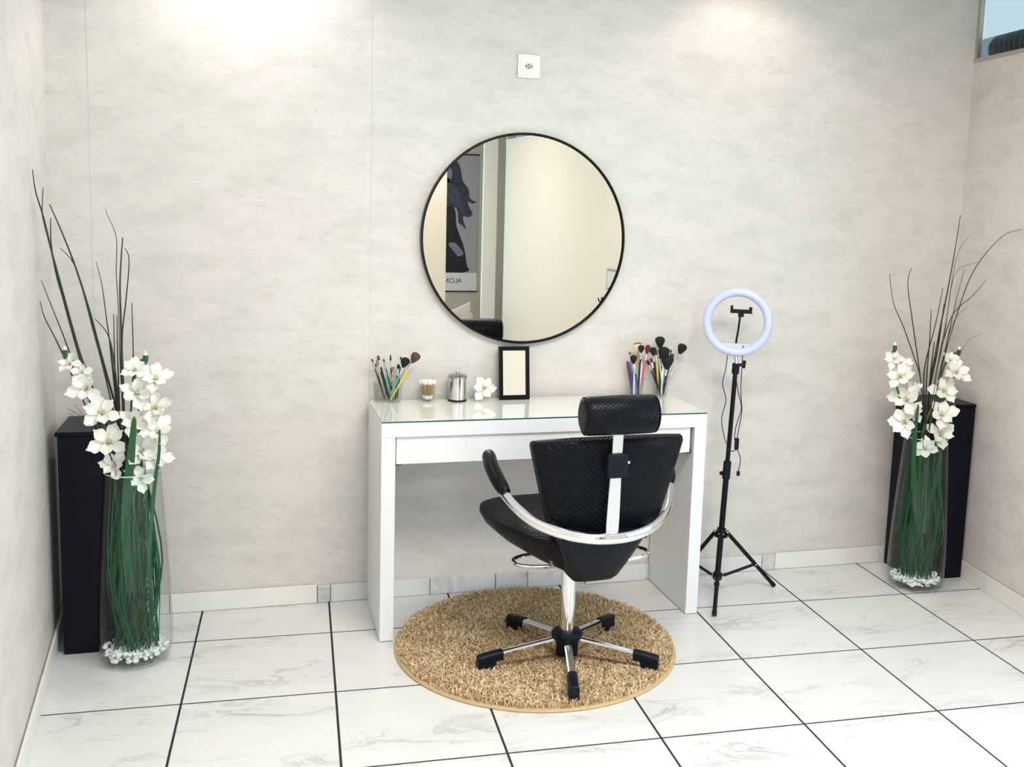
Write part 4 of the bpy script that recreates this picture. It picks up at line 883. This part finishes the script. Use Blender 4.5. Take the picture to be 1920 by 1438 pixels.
# pale chair behind the pillar
pcx = MRAY(872, 566, -6.6)
pch = thing('waiting_chair', 'pale beige leather chair seen low in the round mirror', 'chair', (pcx.x-0.16, -6.6, 0))
rings = [[(x, y+0.12+0.10*(z-0.45), z+0.55*(x-0.16)*(z-0.42)/(pcx.z-0.40)) for x, y in superring(0.18, 0.035*e_, 32, 5)] for z, e_ in ((0.42, .6), (0.44, 1), (0.50, 1), (0.56, 1), (pcx.z-0.01, 0.8), (pcx.z, .4))]
obj('backrest', loft(rings), 'pale_leather', pch, True)
obj('seat', loft([[(x, y-0.1, z) for x, y in superring(0.24*k, 0.24*k, 32, 5)] for z, k in ((0.34, .95), (0.36, 1), (0.42, 1), (0.44, .94))]), 'pale_leather', pch, True)
for sx2 in (-1, 1):
    for sy2 in (-0.28, 0.06): obj('leg', tube([(sx2*0.19, sy2, 0.345), (sx2*0.2, sy2, 0.0)], 0.012, 8), 'chrome', pch)
# small things on the cream wall
ga = thing('wall_panel', 'small grey framed panel seen at the right edge of the round mirror', 'panel', (wr(3.46)-0.0005, -3.46, 1.0), math.atan(RK)*-1)
box('plate', -0.02, 0, -0.16, 0.14, -0.07, 0.085, 'panel_grey', ga, 0.003, 1); box('screen', -0.022, -0.0202, -0.14, 0.12, -0.055, 0.07, 'frame_metal', ga)
hk = thing('wall_hook', 'small black hook seen at the lower right of the round mirror', 'hook', (wr(3.69)-0.0005, -3.69, 0.83), -math.atan(RK))
box('plate', -0.01, 0, -0.04, 0.04, -0.03, 0.03, 'black_plastic', hk, 0.003, 1); obj('hook_arm', tube([(-0.01, 0, 0), (-0.04, 0, 0), (-0.05, 0, 0.025)], 0.006, 8), 'black_plastic', hk)
# ribbed duct lying on the sill behind the strip window
def PRW(px, py, off):   # ray against a plane parallel to the right wall, off metres behind it
    d = ray(px, py); return Vector(CAM+d*((RX+off+RK*CAM[1]-CAM[0])/(d[0]-RK*d[1])))
da, db = PRW(1850, 84, 0.19), PRW(1920, 68, 0.19); dm = (da.z+db.z)/2
dd_ = (db-da); dd_.z = 0; dd_.normalize()
dk = thing('ribbed_duct', 'dark ribbed flexible duct lying behind the high strip window', 'duct', (da.x, da.y, ZT+0.0205))
rad = 0.062
def duct(x0, x1, n):
    st = []
    for k in range(n+1):
        t_ = x0+(x1-x0)*k/n; r_ = rad*(1.0 if k % 2 else 0.90); st.append([dd_*t_+Vector((0, 0, rad))+Vector((-dd_.y, dd_.x, 0))*(r_*math.cos(a))+Vector((0, 0, r_*math.sin(a))) for a in [2*PI*q/28 for q in range(28)]])
    return loft(st)
obj('pale_end', duct(0.0, 0.10, 6), 'duct_pale', dk, True); obj('dark_body', duct(0.1005, 0.95, 48), 'duct_dark', dk, True)
for t_ in (0.05, 0.135, 0.15): obj('clamp_band', duct(t_, t_+0.008, 1), 'satin_aluminium', dk)
struct(sidewall('trim_3', 0.0, 1.35, lambda d: wr(d)+0.1005, 0.25, ZT-0.03, ZT+0.02, 'ceiling_paint'), 'pale ledge behind the strip window')
